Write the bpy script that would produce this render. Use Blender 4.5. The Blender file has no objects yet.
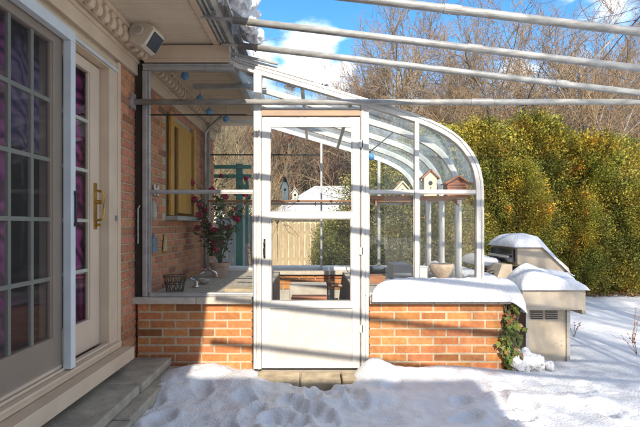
import bpy, math, random
import numpy as np
from mathutils import Vector, noise, Matrix
R = math.radians
random.seed(7); np.random.seed(7)
S = bpy.context.scene
COL = S.collection
CZ = 1.163; F = 480.0
GY = 3.93                       # front plane of the greenhouse
GB = 6.30                       # back plane of the greenhouse
WX = -1.475                     # face of the house wall

# ---------------------------------------------------------------- camera
cam = bpy.data.cameras.new('camera'); camo = bpy.data.objects.new('camera', cam); COL.objects.link(camo)
camo.location = (0, 0, CZ); camo.rotation_euler = (R(90), 0, 0)
cam.lens = 27; cam.sensor_width = 36; cam.shift_x = 0.0078; cam.shift_y = 0.0195
cam.clip_start = 0.05; cam.clip_end = 2000
S.camera = camo
# ---------------------------------------------------------------- light
SUN = Vector((0.066, -0.855, 0.51)).normalized()
sl = bpy.data.lights.new('sun', 'SUN'); sl.energy = 3.25; sl.angle = R(0.5); sl.color = (1, 0.90, 0.76)
so = bpy.data.objects.new('sun', sl); COL.objects.link(so)
so.rotation_euler = SUN.to_track_quat('Z', 'Y').to_euler(); so.location = (4, -20, 18)
W = bpy.data.worlds.new('World'); S.world = W; W.use_nodes = True
nt = W.node_tree; N = nt.nodes; L = nt.links
for n in list(N): N.remove(n)
out = N.new('ShaderNodeOutputWorld'); bg = N.new('ShaderNodeBackground'); bg.inputs[1].default_value = 0.15
sky = N.new('ShaderNodeTexSky'); sky.sky_type = 'NISHITA'; sky.sun_disc = False
sky.sun_elevation = math.asin(SUN.z); sky.sun_rotation = math.atan2(SUN.x, SUN.y)
sky.air_density = 1.0; sky.dust_density = 0.1; sky.ozone_density = 3.0; sky.altitude = 200
tc = N.new('ShaderNodeTexCoord')
def wm(op, a, b=None, clamp=False):
    n = N.new('ShaderNodeMath'); n.operation = op; n.use_clamp = clamp
    for i, v in enumerate((a, b)):
        if v is None: continue
        if isinstance(v, (int, float)): n.inputs[i].default_value = v
        else: L.new(v, n.inputs[i])
    return n.outputs[0]
nz = N.new('ShaderNodeTexNoise'); nz.inputs['Scale'].default_value = 7; nz.inputs['Detail'].default_value = 8; nz.inputs['Roughness'].default_value = .55
mp = N.new('ShaderNodeMapping'); mp.inputs['Scale'].default_value = (1, 1, 2.2); L.new(tc.outputs['Generated'], mp.inputs[0]); L.new(mp.outputs[0], nz.inputs['Vector'])
tot = None
for px, py, r, k in ((312, 52, .085, 1.25), (340, 75, .09, .8), (420, 110, .14, .5), (250, 70, .1, .7), (520, 66, .08, .8), (600, 60, .12, .7), (610, 2, .085, 1.0), (560, -20, .1, .8), (-150, 20, .5, .8), (1000, 50, .5, .8), (315, -1500, .9, 1.1), (-900, -900, .8, .9), (1700, -1200, .8, .9)):  # entries outside the view are clouds added as white fill for the shade
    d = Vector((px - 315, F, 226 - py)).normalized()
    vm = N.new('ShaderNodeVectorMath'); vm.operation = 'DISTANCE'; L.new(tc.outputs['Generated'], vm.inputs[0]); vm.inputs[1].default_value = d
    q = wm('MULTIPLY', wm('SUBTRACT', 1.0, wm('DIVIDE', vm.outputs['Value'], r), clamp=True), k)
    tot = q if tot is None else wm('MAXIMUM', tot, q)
sb = N.new('ShaderNodeVectorMath'); sb.operation = 'DISTANCE'; L.new(tc.outputs['Generated'], sb.inputs[0]); sb.inputs[1].default_value = (.3, -.95, .25)   # unseen cloud added low behind the camera to brighten the shade
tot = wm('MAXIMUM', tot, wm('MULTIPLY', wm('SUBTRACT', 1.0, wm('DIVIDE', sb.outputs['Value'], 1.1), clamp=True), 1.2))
cl = wm('ADD', tot, wm('MULTIPLY', wm('SUBTRACT', nz.outputs[0], 0.5), 2.2))
ramp = N.new('ShaderNodeMapRange'); ramp.interpolation_type = 'SMOOTHSTEP'; ramp.inputs[1].default_value = .32; ramp.inputs[2].default_value = .85; ramp.inputs[4].default_value = .9
L.new(cl, ramp.inputs[0])
gm = wm('MULTIPLY', ramp.outputs[0], wm('MINIMUM', 1.0, wm('MULTIPLY', tot, 4)))
hs = N.new('ShaderNodeHueSaturation'); hs.inputs['Saturation'].default_value = 1.27; hs.inputs['Value'].default_value = .82; L.new(sky.outputs[0], hs.inputs['Color'])
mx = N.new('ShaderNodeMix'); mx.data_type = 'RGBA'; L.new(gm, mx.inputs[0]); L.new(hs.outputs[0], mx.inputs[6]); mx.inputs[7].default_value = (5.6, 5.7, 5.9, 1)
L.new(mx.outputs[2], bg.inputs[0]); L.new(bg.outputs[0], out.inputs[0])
S.view_settings.view_transform = 'Standard'; S.view_settings.look = 'None'
S.view_settings.exposure = 1.2; S.view_settings.gamma = 1
S.view_settings.use_curve_mapping = False
S.render.engine = 'CYCLES'
S.cycles.max_bounces = 10; S.cycles.transparent_max_bounces = 24

# ---------------------------------------------------------------- materials
def mat(name, c1, c2=None, rough=.6, metal=0, scale=8, bump=0, bscale=40, detail=5, attr=None, stretch=(1,1,1), spec=.5, lo=.35, hi=.65, trans=0, sss=0):
    m = bpy.data.materials.new(name); m.use_nodes = True
    t = m.node_tree; n = t.nodes; l = t.links; p = n['Principled BSDF']
    p.inputs['Roughness'].default_value = rough; p.inputs['Metallic'].default_value = metal
    p.inputs['Specular IOR Level'].default_value = spec
    if sss: p.inputs['Subsurface Weight'].default_value = sss; p.inputs['Subsurface Radius'].default_value = (.05, .06, .08); p.inputs['Subsurface Scale'].default_value = .4
    co = n.new('ShaderNodeTexCoord'); ma = n.new('ShaderNodeMapping'); ma.inputs['Scale'].default_value = stretch
    l.new(co.outputs['Object'], ma.inputs[0])
    c2 = c2 or tuple(x * .8 for x in c1)
    nz = n.new('ShaderNodeTexNoise'); nz.inputs['Scale'].default_value = scale; nz.inputs['Detail'].default_value = detail
    l.new(ma.outputs[0], nz.inputs['Vector'])
    mr = n.new('ShaderNodeMapRange'); mr.inputs[1].default_value = lo; mr.inputs[2].default_value = hi; l.new(nz.outputs[0], mr.inputs[0])
    mx = n.new('ShaderNodeMix'); mx.data_type = 'RGBA'; l.new(mr.outputs[0], mx.inputs[0])
    mx.inputs[6].default_value = (*c1, 1); mx.inputs[7].default_value = (*c2, 1)
    col = mx.outputs[2]
    if attr:
        at = n.new('ShaderNodeAttribute'); at.attribute_name = attr
        m2 = n.new('ShaderNodeMix'); m2.data_type = 'RGBA'; m2.blend_type = 'MULTIPLY'; m2.inputs[0].default_value = 1
        l.new(col, m2.inputs[6]); l.new(at.outputs['Color'], m2.inputs[7]); col = m2.outputs[2]
    l.new(col, p.inputs['Base Color'])
    if bump:
        n2 = n.new('ShaderNodeTexNoise'); n2.inputs['Scale'].default_value = bscale; n2.inputs['Detail'].default_value = 6
        l.new(ma.outputs[0], n2.inputs['Vector'])
        b = n.new('ShaderNodeBump'); b.inputs['Strength'].default_value = bump; b.inputs['Distance'].default_value = .01
        l.new(n2.outputs[0], b.inputs['Height']); l.new(b.outputs[0], p.inputs['Normal'])
    if trans:
        tr = n.new('ShaderNodeBsdfTranslucent'); l.new(col, tr.inputs[0]); ms = n.new('ShaderNodeMixShader'); ms.inputs[0].default_value = trans
        o = n['Material Output']; l.new(p.outputs[0], ms.inputs[1]); l.new(tr.outputs[0], ms.inputs[2]); l.new(ms.outputs[0], o.inputs[0])
    return m
def glassmat(name, tint=(1, 1, 1), ior=1.45, film=0.0, filmcol=(.8, .85, .9), rough=0.0, frost=False):
    m = bpy.data.materials.new(name); m.use_nodes = True
    t = m.node_tree; n = t.nodes; l = t.links; n.remove(n['Principled BSDF']); o = n['Material Output']
    tr = n.new('ShaderNodeBsdfTransparent'); tr.inputs[0].default_value = (*tint, 1)
    gl = n.new('ShaderNodeBsdfGlossy'); gl.inputs['Roughness'].default_value = rough
    nb = n.new('ShaderNodeTexNoise'); nb.inputs['Scale'].default_value = 1.6; nb.inputs['Detail'].default_value = 1
    bp = n.new('ShaderNodeBump'); bp.inputs['Strength'].default_value = .05; bp.inputs['Distance'].default_value = .05
    co = n.new('ShaderNodeTexCoord'); l.new(co.outputs['Object'], nb.inputs['Vector']); l.new(nb.outputs[0], bp.inputs['Height']); l.new(bp.outputs[0], gl.inputs['Normal'])
    ge = n.new('ShaderNodeNewGeometry'); dt = n.new('ShaderNodeVectorMath'); dt.operation = 'DOT_PRODUCT'; l.new(ge.outputs['Incoming'], dt.inputs[0]); l.new(ge.outputs['Normal'], dt.inputs[1])
    def mm(op, a, b=None):
        q = n.new('ShaderNodeMath'); q.operation = op
        for i, v in enumerate((a, b)):
            if v is None: continue
            if isinstance(v, (int, float)): q.inputs[i].default_value = v
            else: l.new(v, q.inputs[i])
        return q.outputs[0]
    f0 = ((ior - 1) / (ior + 1)) ** 2       # Schlick reflectance of one face
    fr = mm('ADD', mm('MULTIPLY', mm('POWER', mm('SUBTRACT', 1.0, mm('ABSOLUTE', dt.outputs['Value'])), 5.0), (1 - f0) * .6), f0)
    ms = n.new('ShaderNodeMixShader'); l.new(fr, ms.inputs[0]); l.new(tr.outputs[0], ms.inputs[1]); l.new(gl.outputs[0], ms.inputs[2])
    last = ms.outputs[0]
    if film:
        df = n.new('ShaderNodeBsdfTranslucent' if frost else 'ShaderNodeBsdfDiffuse'); df.inputs[0].default_value = (*filmcol, 1)
        nz = n.new('ShaderNodeTexNoise'); nz.inputs['Scale'].default_value = 3; nz.inputs['Detail'].default_value = 7; l.new(co.outputs['Object'], nz.inputs['Vector'])
        mr = n.new('ShaderNodeMapRange'); mr.inputs[1].default_value = .35; mr.inputs[2].default_value = .7; mr.inputs[3].default_value = film * .35; mr.inputs[4].default_value = film
        l.new(nz.outputs[0], mr.inputs[0])
        m2 = n.new('ShaderNodeMixShader'); l.new(mr.outputs[0], m2.inputs[0]); l.new(last, m2.inputs[1]); l.new(df.outputs[0], m2.inputs[2]); last = m2.outputs[0]
    l.new(last, o.inputs[0])
    return m
M = {}
M['snow'] = mat('snow', (.70, .705, .72), (.64, .65, .68), rough=.55, scale=3, bump=.9, bscale=70, spec=.3)
M['packed'] = mat('packed_snow', (.69, .695, .71), (.60, .61, .635), rough=.5, scale=9, bump=1.0, bscale=60, spec=.3)
M['brick'] = mat('brick', (.53, .225, .075), (.42, .155, .055), rough=.85, scale=25, bump=.5, bscale=120, attr='tone')
M['brick_red'] = mat('red_brick', (.56, .24, .12), (.42, .165, .085), rough=.85, scale=25, bump=.5, bscale=120, attr='tone')
M['mortar'] = mat('mortar', (.50, .41, .28), (.42, .34, .23), rough=.95, scale=30, bump=.6, bscale=150)
M['coping'] = mat('coping_stone', (.52, .46, .38), (.40, .35, .29), rough=.9, scale=14, bump=.4, bscale=90)
M['slab'] = mat('flagstone', (.42, .37, .28), (.27, .24, .19), rough=.9, scale=7, bump=.6, bscale=50)
M['beige'] = mat('beige_paint', (.62, .48, .34), (.56, .42, .30), rough=.5, scale=5, bump=.08, bscale=60)
M['soffit'] = mat('soffit_vinyl', (.68, .56, .41), (.62, .51, .37), rough=.5, scale=5)
M['white'] = mat('white_paint', (.60, .58, .54), (.48, .46, .42), rough=.4, scale=14, bump=.06, bscale=90, lo=.45, hi=.8)
M['white_old'] = mat('weathered_white_paint', (.58, .555, .51), (.40, .35, .29), rough=.5, scale=22, bump=.15, bscale=90, lo=.55, hi=.85)
M['panel'] = mat('embossed_white_panel', (.56, .53, .48), (.49, .46, .41), rough=.55, scale=10, bump=.5, bscale=90)
M['alu'] = mat('aluminium', (.48, .48, .47), (.32, .32, .31), rough=.42, metal=.55, scale=16, lo=.4, hi=.8)
M['galv'] = mat('galvanised_pipe', (.40, .40, .375), (.25, .245, .23), rough=.5, metal=.15, scale=30, bump=.25, bscale=90, stretch=(.3, 1, 1))
M['frame_blue'] = mat('white_aluminium', (.60, .63, .64), (.53, .56, .57), rough=.35, scale=6)
M['rust'] = mat('rusty_strip', (.40, .27, .17), (.30, .22, .17), rough=.7, scale=18, stretch=(.4, 1, 1))
M['door'] = mat('door_paint', (.62, .48, .36), (.56, .43, .32), rough=.45, scale=4)
M['muntin'] = mat('muntin_paint', (.42, .42, .34), (.36, .36, .30), rough=.45)
M['brass'] = mat('brass', (.62, .40, .10), (.40, .25, .07), rough=.28, metal=.9)
M['black'] = mat('black_metal', (.02, .02, .02), rough=.4)
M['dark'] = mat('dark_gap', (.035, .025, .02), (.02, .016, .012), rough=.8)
M['gutter'] = mat('gutter_metal', (.45, .43, .40), (.30, .28, .26), rough=.4, metal=.5)
M['shingle'] = mat('shingles', (.12, .11, .10), (.07, .065, .06), rough=.95, scale=40)
M['plastic'] = mat('speaker_plastic', (.66, .57, .45), (.60, .52, .41), rough=.45)
M['grille'] = mat('speaker_grille', (.02, .024, .035), (.03, .035, .05), rough=.3)
M['yellow_wood'] = mat('ochre_wood', (.55, .28, .045), (.42, .20, .03), rough=.5, scale=10, stretch=(8, 8, 1))
M['bench'] = mat('grey_planks', (.42, .37, .30), (.28, .25, .21), rough=.85, scale=9, stretch=(6, 1, 1), bump=.3)
M['darkwood'] = mat('dark_wood', (.13, .10, .08), (.08, .065, .055), rough=.8, scale=9, stretch=(6, 6, 1))
M['shelf'] = mat('brown_shelf_wood', (.36, .15, .06), (.24, .10, .045), rough=.6, scale=9, stretch=(1, 6, 6))
M['terracotta'] = mat('terracotta', (.50, .21, .11), (.38, .16, .09), rough=.85, scale=12)
M['pot'] = mat('weathered_pot', (.46, .30, .22), (.36, .24, .19), rough=.9, scale=12)
M['concrete'] = mat('concrete', (.46, .42, .36), (.34, .31, .27), rough=.9, scale=8, bump=.3)
M['teal'] = mat('teal_paint', (.045, .24, .20), (.035, .19, .17), rough=.5)
M['fence'] = mat('weathered_fence_wood', (.42, .32, .185), (.28, .215, .13), rough=.85, scale=7, stretch=(6, 6, .6))
M['grey_wood'] = mat('silvered_wood', (.30, .28, .26), (.20, .18, .17), rough=.85, scale=7, stretch=(6, 6, .6))
M['pale_wood'] = mat('whitewashed_boards', (.52, .55, .58), (.42, .45, .48), rough=.8, scale=7, stretch=(6, 6, .6))
M['petal'] = mat('red_petals', (.55, .015, .12), (.36, .01, .07), rough=.6, trans=.3)
M['leaf'] = mat('leaves', (.05, .11, .03), (.03, .07, .02), rough=.5, trans=.3)
M['ivy'] = mat('ivy_leaves', (.15, .22, .04), (.17, .14, .035), rough=.5, attr='tone', trans=.25, scale=9)
M['blue'] = mat('blue_glass_paint', (.14, .38, .66), (.10, .30, .58), rough=.2)
M['basket'] = mat('wicker_wire', (.07, .045, .03), rough=.6)
M['chrome'] = mat('faucet_metal', (.65, .64, .62), rough=.22, metal=.9)
M['tan_panel'] = mat('grill_enamel', (.49, .41, .31), (.42, .35, .26), rough=.5, scale=6)
M['steel'] = mat('grill_steel', (.50, .47, .43), (.40, .38, .35), rough=.4, metal=.6, stretch=(1, 1, 8))
M['log'] = mat('log_wood', (.40, .16, .08), (.28, .11, .055), rough=.7, scale=10)
M['cream'] = mat('cream_paint', (.70, .60, .42), (.62, .52, .36), rough=.6)
M['slate'] = mat('slate_blue_paint', (.14, .17, .20), (.10, .12, .15), rough=.6)
M['carved'] = mat('carved_stone', (.55, .42, .30), (.38, .28, .20), rough=.9, scale=25, bump=.8, bscale=50)
M['bark'] = mat('bark', (.17, .135, .10), (.09, .075, .06), rough=.9, scale=6)
M['bark_grey'] = mat('grey_bark', (.34, .31, .28), (.20, .18, .16), rough=.9, scale=6)
M['twig'] = mat('twigs', (.34, .235, .13), (.20, .145, .09), rough=.85, scale=.8)
M['twig_red'] = mat('reddish_twigs', (.33, .195, .11), (.21, .135, .09), rough=.85, scale=.8)
M['twig_tan'] = mat('tan_stems', (.36, .285, .165), (.19, .15, .09), rough=.85, scale=.8)
M['thuja'] = mat('evergreen_sprays', (.20, .225, .045), (.36, .28, .045), rough=.6, attr='tone', trans=.3, scale=1.3, lo=.42, hi=.62)
M['thuja_dark'] = mat('dark_evergreen_sprays', (.15, .17, .04), (.24, .20, .05), rough=.6, attr='tone', trans=.3, scale=1.6)
M['larch'] = mat('orange_dead_needles', (.30, .16, .07), (.24, .13, .06), rough=.8, attr='tone', trans=.2)
M['litter'] = mat('leaf_litter', (.22, .12, .05), (.12, .07, .035), rough=.9, attr='tone')
M['houseboard'] = mat('house_board', (.75, .73, .68), rough=.6)
M['floor'] = mat('greenhouse_paving', (.34, .29, .23), (.25, .22, .18), rough=.9, scale=10)
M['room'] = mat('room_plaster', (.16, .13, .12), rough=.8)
M['ice'] = glassmat('ice', (.93, .96, 1), 1.31, film=.25, filmcol=(.8, .88, .95), rough=.1)
M['glass'] = glassmat('window_glass', (.985, .99, .985), 1.3, film=.004)
M['doorglass'] = glassmat('patio_glass', (.92, .92, .92), 1.36)
M['roofglass'] = glassmat('roof_glass', (.80, .88, .90), 1.2, film=.34, filmcol=(.66, .78, .84), frost=True)
M['lens'] = mat('lens', (.02, .02, .03), rough=.1)
def fabric(name, a, b, sc):
    m = mat(name, a, b, rough=.85); t = m.node_tree; n = t.nodes; l = t.links
    w = n.new('ShaderNodeTexWave'); w.wave_type = 'RINGS'; w.inputs['Scale'].default_value = sc; w.inputs['Distortion'].default_value = 9; w.inputs['Detail'].default_value = 2; w.inputs['Detail Scale'].default_value = 1.2
    co = n.new('ShaderNodeTexCoord'); l.new(co.outputs['Object'], w.inputs[0])
    mx = n.new('ShaderNodeMix'); mx.data_type = 'RGBA'; l.new(w.outputs[0], mx.inputs[0]); mx.inputs[6].default_value = (*a, 1); mx.inputs[7].default_value = (*b, 1)
    l.new(mx.outputs[2], n['Principled BSDF'].inputs['Base Color']); return m
M['curtain'] = fabric('purple_curtain', (.75, .12, .50), (.16, .025, .14), 5)
M['valance'] = fabric('lilac_valance', (.55, .38, .62), (.12, .08, .28), 5)
M['sofa'] = fabric('crimson_weave', (.42, .05, .08), (.16, .02, .05), 12)
def screenmat():
    m = bpy.data.materials.new('insect_screen'); m.use_nodes = True
    t = m.node_tree; n = t.nodes; l = t.links; p = n['Principled BSDF']; p.inputs['Base Color'].default_value = (.025, .025, .025, 1); p.inputs['Roughness'].default_value = .7
    tr = n.new('ShaderNodeBsdfTransparent'); ms = n.new('ShaderNodeMixShader'); ms.inputs[0].default_value = .38
    l.new(tr.outputs[0], ms.inputs[1]); l.new(p.outputs[0], ms.inputs[2]); l.new(ms.outputs[0], n['Material Output'].inputs[0]); return m
M['screen'] = screenmat()

# ---------------------------------------------------------------- builders
def T(o, label=None, cat=None, group=None, kind=None):
    if label: o['label'] = label
    if cat: o['category'] = cat
    if group: o['group'] = group
    if kind: o['kind'] = kind
    return o
def thing(name, loc, label, cat, group=None):
    o = bpy.data.objects.new(name, None); COL.objects.link(o); o.location = loc; o.empty_display_size = .1
    return T(o, label, cat, group)
def off(o):
    v = Vector((0, 0, 0))
    while o is not None: v += o.location; o = o.parent
    return v
class MB:
    def __init__(s): s.v = []; s.f = []; s.c = []; s.cc = None
    def add(s, vs, fs):
        b = len(s.v); s.v += [tuple(x) for x in vs]; s.f += [tuple(i + b for i in f) for f in fs]
        s.c += [s.cc or (1, 1, 1)] * len(fs)
    def box(s, x0, x1, y0, y1, z0, z1, rot=None, piv=None):
        vs = [(x, y, z) for x in (x0, x1) for y in (y0, y1) for z in (z0, z1)]
        if rot is not None:
            p = Vector(piv or ((x0 + x1) / 2, (y0 + y1) / 2, (z0 + z1) / 2)); vs = [tuple(rot @ (Vector(v) - p) + p) for v in vs]
        s.add(vs, [(0, 1, 3, 2), (4, 6, 7, 5), (0, 4, 5, 1), (2, 3, 7, 6), (0, 2, 6, 4), (1, 5, 7, 3)])
        return s
    def tube(s, pts, r, n=8, cap=True):
        pts = [Vector(p) for p in pts]; k = len(pts); rs = r if isinstance(r, (list, tuple)) else [r] * k
        vs = []; up = Vector((0, 0, 1)) if abs((pts[1] - pts[0]).normalized().z) < .9 else Vector((1, 0, 0))
        for i, p in enumerate(pts):
            d = (pts[min(i + 1, k - 1)] - pts[max(i - 1, 0)]).normalized()
            a = d.cross(up)
            if a.length < 1e-4: a = d.cross(Vector((0, 1, 0)))
            a.normalize(); b = d.cross(a); 
            for j in range(n):
                t = 2 * math.pi * j / n; vs.append(p + a * (math.cos(t) * rs[i]) + b * (math.sin(t) * rs[i]))
        fs = [(i * n + j, i * n + (j + 1) % n, (i + 1) * n + (j + 1) % n, (i + 1) * n + j) for i in range(k - 1) for j in range(n)]
        if cap: fs += [tuple(range(n))[::-1], tuple(range((k - 1) * n, k * n))]
        s.add(vs, fs); return s
    def prism(s, poly, axis, a, b):
        n = len(poly); vs = []
        for t in (a, b):
            for p, q in poly: vs.append((t, p, q) if axis == 'x' else (p, t, q) if axis == 'y' else (p, q, t))
        s.add(vs, [(i, (i + 1) % n, n + (i + 1) % n, n + i) for i in range(n)] + [tuple(range(n))[::-1], tuple(range(n, 2 * n))]); return s
    def lathe(s, prof, c, n=20):
        vs = []; k = len(prof)
        for r, z in prof:
            for j in range(n): t = 2 * math.pi * j / n; vs.append((c[0] + r * math.cos(t), c[1] + r * math.sin(t), c[2] + z))
        s.add(vs, [(i * n + j, i * n + (j + 1) % n, (i + 1) * n + (j + 1) % n, (i + 1) * n + j) for i in range(k - 1) for j in range(n)] + [tuple(range(n))[::-1], tuple(range((k - 1) * n, k * n))]); return s
    def strip(s, prof, y0, y1, inner):           # curved bar: profile in x-z thickened inward, between two y
        n = len(prof); P = [Vector((x, 0, z)) for x, z in prof]; Q = []
        for i, p in enumerate(P):
            d = (P[min(i + 1, n - 1)] - P[max(i - 1, 0)]).normalized(); Q.append(p + Vector((-abs(d.z), 0, -abs(d.x))) * inner if True else p)
        vs = []
        for y in (y0, y1):
            vs += [(p.x, y, p.z) for p in P] + [(q.x, y, q.z) for q in Q]
        fs = []; A, B, C, D = 0, n, 2 * n, 3 * n
        for i in range(n - 1):
            fs += [(A + i, A + i + 1, B + i + 1, B + i), (C + i, D + i, D + i + 1, C + i + 1), (A + i, C + i, C + i + 1, A + i + 1), (B + i, B + i + 1, D + i + 1, D + i)]
        fs += [(A, B, D, C), (A + n - 1, C + n - 1, D + n - 1, B + n - 1)]
        s.add(vs, fs); return s
    def build(s, name, m, parent=None, smooth=False, bevel=0):
        o3 = off(parent); me = bpy.data.meshes.new(name)
        me.from_pydata([(x - o3.x, y - o3.y, z - o3.z) for x, y, z in s.v], [], s.f)
        me.materials.append(M[m] if isinstance(m, str) else m)
        if True:
            ca = me.color_attributes.new('tone', 'FLOAT_COLOR', 'CORNER')
            arr = np.repeat(np.array([(*c, 1) for c in s.c], dtype=np.float32), [len(f) for f in s.f], axis=0); ca.data.foreach_set('color', arr.ravel())
        if smooth: me.polygons.foreach_set('use_smooth', [True] * len(me.polygons))
        me.update()
        o = bpy.data.objects.new(name, me); COL.objects.link(o); o.parent = parent
        if bevel:
            b = o.modifiers.new('bevel', 'BEVEL'); b.width = bevel; b.segments = 2; b.limit_method = 'ANGLE'; b.angle_limit = R(40)
        return o
def np_mesh(name, V, Fq, m, parent=None, tone=None, smooth=False):
    me = bpy.data.meshes.new(name); nf, k = Fq.shape
    me.vertices.add(len(V)); me.vertices.foreach_set('co', V.astype(np.float32).ravel())
    me.loops.add(nf * k); me.loops.foreach_set('vertex_index', Fq.astype(np.int32).ravel())
    me.polygons.add(nf); me.polygons.foreach_set('loop_start', np.arange(0, nf * k, k, dtype=np.int32)); me.polygons.foreach_set('loop_total', np.full(nf, k, dtype=np.int32))
    me.materials.append(M[m])
    if tone is not None:
        ca = me.color_attributes.new('tone', 'FLOAT_COLOR', 'CORNER'); t = np.concatenate([tone, np.ones((nf, 1))], 1); ca.data.foreach_set('color', np.repeat(t, k, axis=0).astype(np.float32).ravel())
    if smooth: me.polygons.foreach_set('use_smooth', [True] * nf)
    me.update(calc_edges=True); me.validate()
    o = bpy.data.objects.new(name, me); COL.objects.link(o); o.parent = parent
    return o
def copy_tree(o, parent=None):
    c = o.copy(); COL.objects.link(c); c.parent = parent
    for ch in o.children: copy_tree(ch, c)
    return c
def PX(px, py, Y): return ((px - 315) * Y / F, Y, CZ - (py - 226) * Y / F)

# ---------------------------------------------------------------- ground
def fbm(x, y, s, o=4): return noise.fractal(Vector((x * s, y * s, 3.1)), .9, 2.0, o)
def bump2(x, y, cx, cy, rx, ry): 
    q = ((x - cx) / rx) ** 2 + ((y - cy) / ry) ** 2
    return math.exp(-q)
prints = []
rp = random.Random(5)
for i in range(26):                      # trodden trail curving from the door to the camera
    t = i / 25; prints.append((-.15 - .45 * t + rp.uniform(-.22, .22), 3.62 - 2.2 * t + rp.uniform(-.08, .08), rp.uniform(.09, .14), rp.uniform(.05, .085), rp.uniform(-.6, .6)))
for i in range(14): prints.append((rp.uniform(-1.1, .6), rp.uniform(2.7, 3.6), rp.uniform(.08, .13), rp.uniform(.05, .08), rp.uniform(-1, 1)))
for i in range(13): prints.append((rp.uniform(.95, 2.5), rp.uniform(2.95, 3.5), rp.uniform(.06, .15), rp.uniform(.04, .09), rp.uniform(-1.5, 1.5)))
def ground_z(x, y):
    if (WX - .3 > x > -5.2 and -8 < y < 7.0): return -.3
    if (WX - .4 < x < 1.5 and GY + .02 < y < GB): return -.25
    near = max(0, min(1, (4.4 - y) / .8)) if x < 2.2 else max(0, min(1, (4.0 - y) / 1.5))
    z = -.035 + .02 * fbm(x, y, 1.1) + .010 * fbm(x, y, 6)
    z += near * (.017 * fbm(x + 5, y, 3.3) + .013 * abs(fbm(x, y, 11)))
    if y < 4.3 and x < 4:
        z += .10 * bump2(x, y, -.80, 3.72, .30, .22) + .06 * bump2(x, y, -1.02, 3.5, .2, .4)
        z += .05 * bump2(x, y, -.5, 3.55, .16, .14)
        z += .13 * bump2(x, y, .47, 3.76, .15, .15) + .07 * bump2(x, y, .85, 3.8, .45, .13) + .045 * bump2(x, y, 1.35, 3.8, .35, .2)
        z += .07 * bump2(x, y, .28, 3.35, .25, .12)
        z += .05 * bump2(x, y, 1.45, 3.3, .35, .12) + .04 * bump2(x, y, 2.1, 3.25, .25, .10)
        z -= .085 * math.exp(-((x + .04) / .36) ** 6) * max(0, min(1, (y - 3.60) / .12))       # dug out in front of the door
        ch = max(0, 1 - abs(x + .3) / 1.1) * max(0, min(1, (y - 2.2) / .4))
        z += ch * .022 * noise.noise(Vector((x * 7, y * 9, 1))) + ch * .012 * noise.noise(Vector((x * 17, y * 19, 4)))
        for (px, py, a, b, an) in prints:
            dx = x - px; dy = y - py
            if abs(dx) < .3 and abs(dy) < .3:
                u = dx * math.cos(an) + dy * math.sin(an); v = -dx * math.sin(an) + dy * math.cos(an)
                q = (u / b) ** 2 + (v / a) ** 2
                z += -.036 * math.exp(-q * q) + .014 * math.exp(-((math.sqrt(q) - 1.25) / .25) ** 2)
    if x > 4.0 or y > 6.5: z += .03 * fbm(x, y, .35)
    return z
def axis(segs):
    a = []
    for s, e, st in segs: a += list(np.arange(s, e, st))
    return np.array(a)
xs = axis([(-90, -10, 8), (-10, -2, .8), (-2, -1.6, .1), (-1.6, 2.6, .02), (2.6, 7, .1), (7, 20, .8), (20, 110, 9)])
ys = axis([(-40, -4, 4), (-4, 1.4, .25), (1.4, 4.5, .02), (4.5, 9.5, .08), (9.5, 24, .6), (24, 60, 4), (60, 260, 25)])
V = np.array([(x, y, ground_z(x, y)) for y in ys for x in xs]); nx = len(xs)
fi = np.array([(j * nx + i, j * nx + i + 1, (j + 1) * nx + i + 1, (j + 1) * nx + i) for j in range(len(ys) - 1) for i in range(nx - 1)])
T(np_mesh('snow_ground', V, fi, 'packed', smooth=True), kind='structure')

# ---------------------------------------------------------------- brickwork
def bricks(mb, fn, x0, x1, z0, z1, L_=.203, H=.0587, g=.0095, seed=1, dark=.16, hole=None):
    rr = random.Random(seed); row = 0; z = z0; Ht = H + g; Lt = L_ + g
    while z + H * .4 < z1:
        zt = min(z + H, z1); x = x0 - (Lt / 2 if row % 2 else 0)
        while x < x1:
            a = max(x, x0) + rr.uniform(-.0015, .0015); b = min(x + L_, x1) + rr.uniform(-.0015, .0015)
            ok = b - a > .03 and not (hole and a < hole[1] and b > hole[0] and zt > hole[2] and z < hole[3])
            if ok:
                k = rr.uniform(.80, 1.12)
                if rr.random() < dark: k *= rr.uniform(.55, .8)
                mb.cc = (k, k * rr.uniform(.88, 1.08), k * rr.uniform(.85, 1.15)); jt = rr.uniform(-.0015, .0015); c = .005
                j = [rr.uniform(-.0015, .0015) for _ in range(8)]
                q = [(a + j[0], z), (b, z + j[1]), (b + j[2], zt), (a, zt + j[3])]
                qi = [(a + c, z + c + j[4]), (b - c + j[5], z + c), (b - c, zt - c + j[6]), (a + c + j[7], zt - c)]
                vs = [fn(u, v, -.012) for u, v in q] + [fn(u, v, .002 + jt) for u, v in q] + [fn(u, v, .006 + jt) for u, v in qi]
                mb.add(vs, [(0, 1, 5, 4), (1, 2, 6, 5), (2, 3, 7, 6), (3, 0, 4, 7), (4, 5, 9, 8), (5, 6, 10, 9), (6, 7, 11, 10), (7, 4, 8, 11), (8, 9, 10, 11)])
            x += Lt
        z += Ht; row += 1
    mb.cc = None

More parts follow.
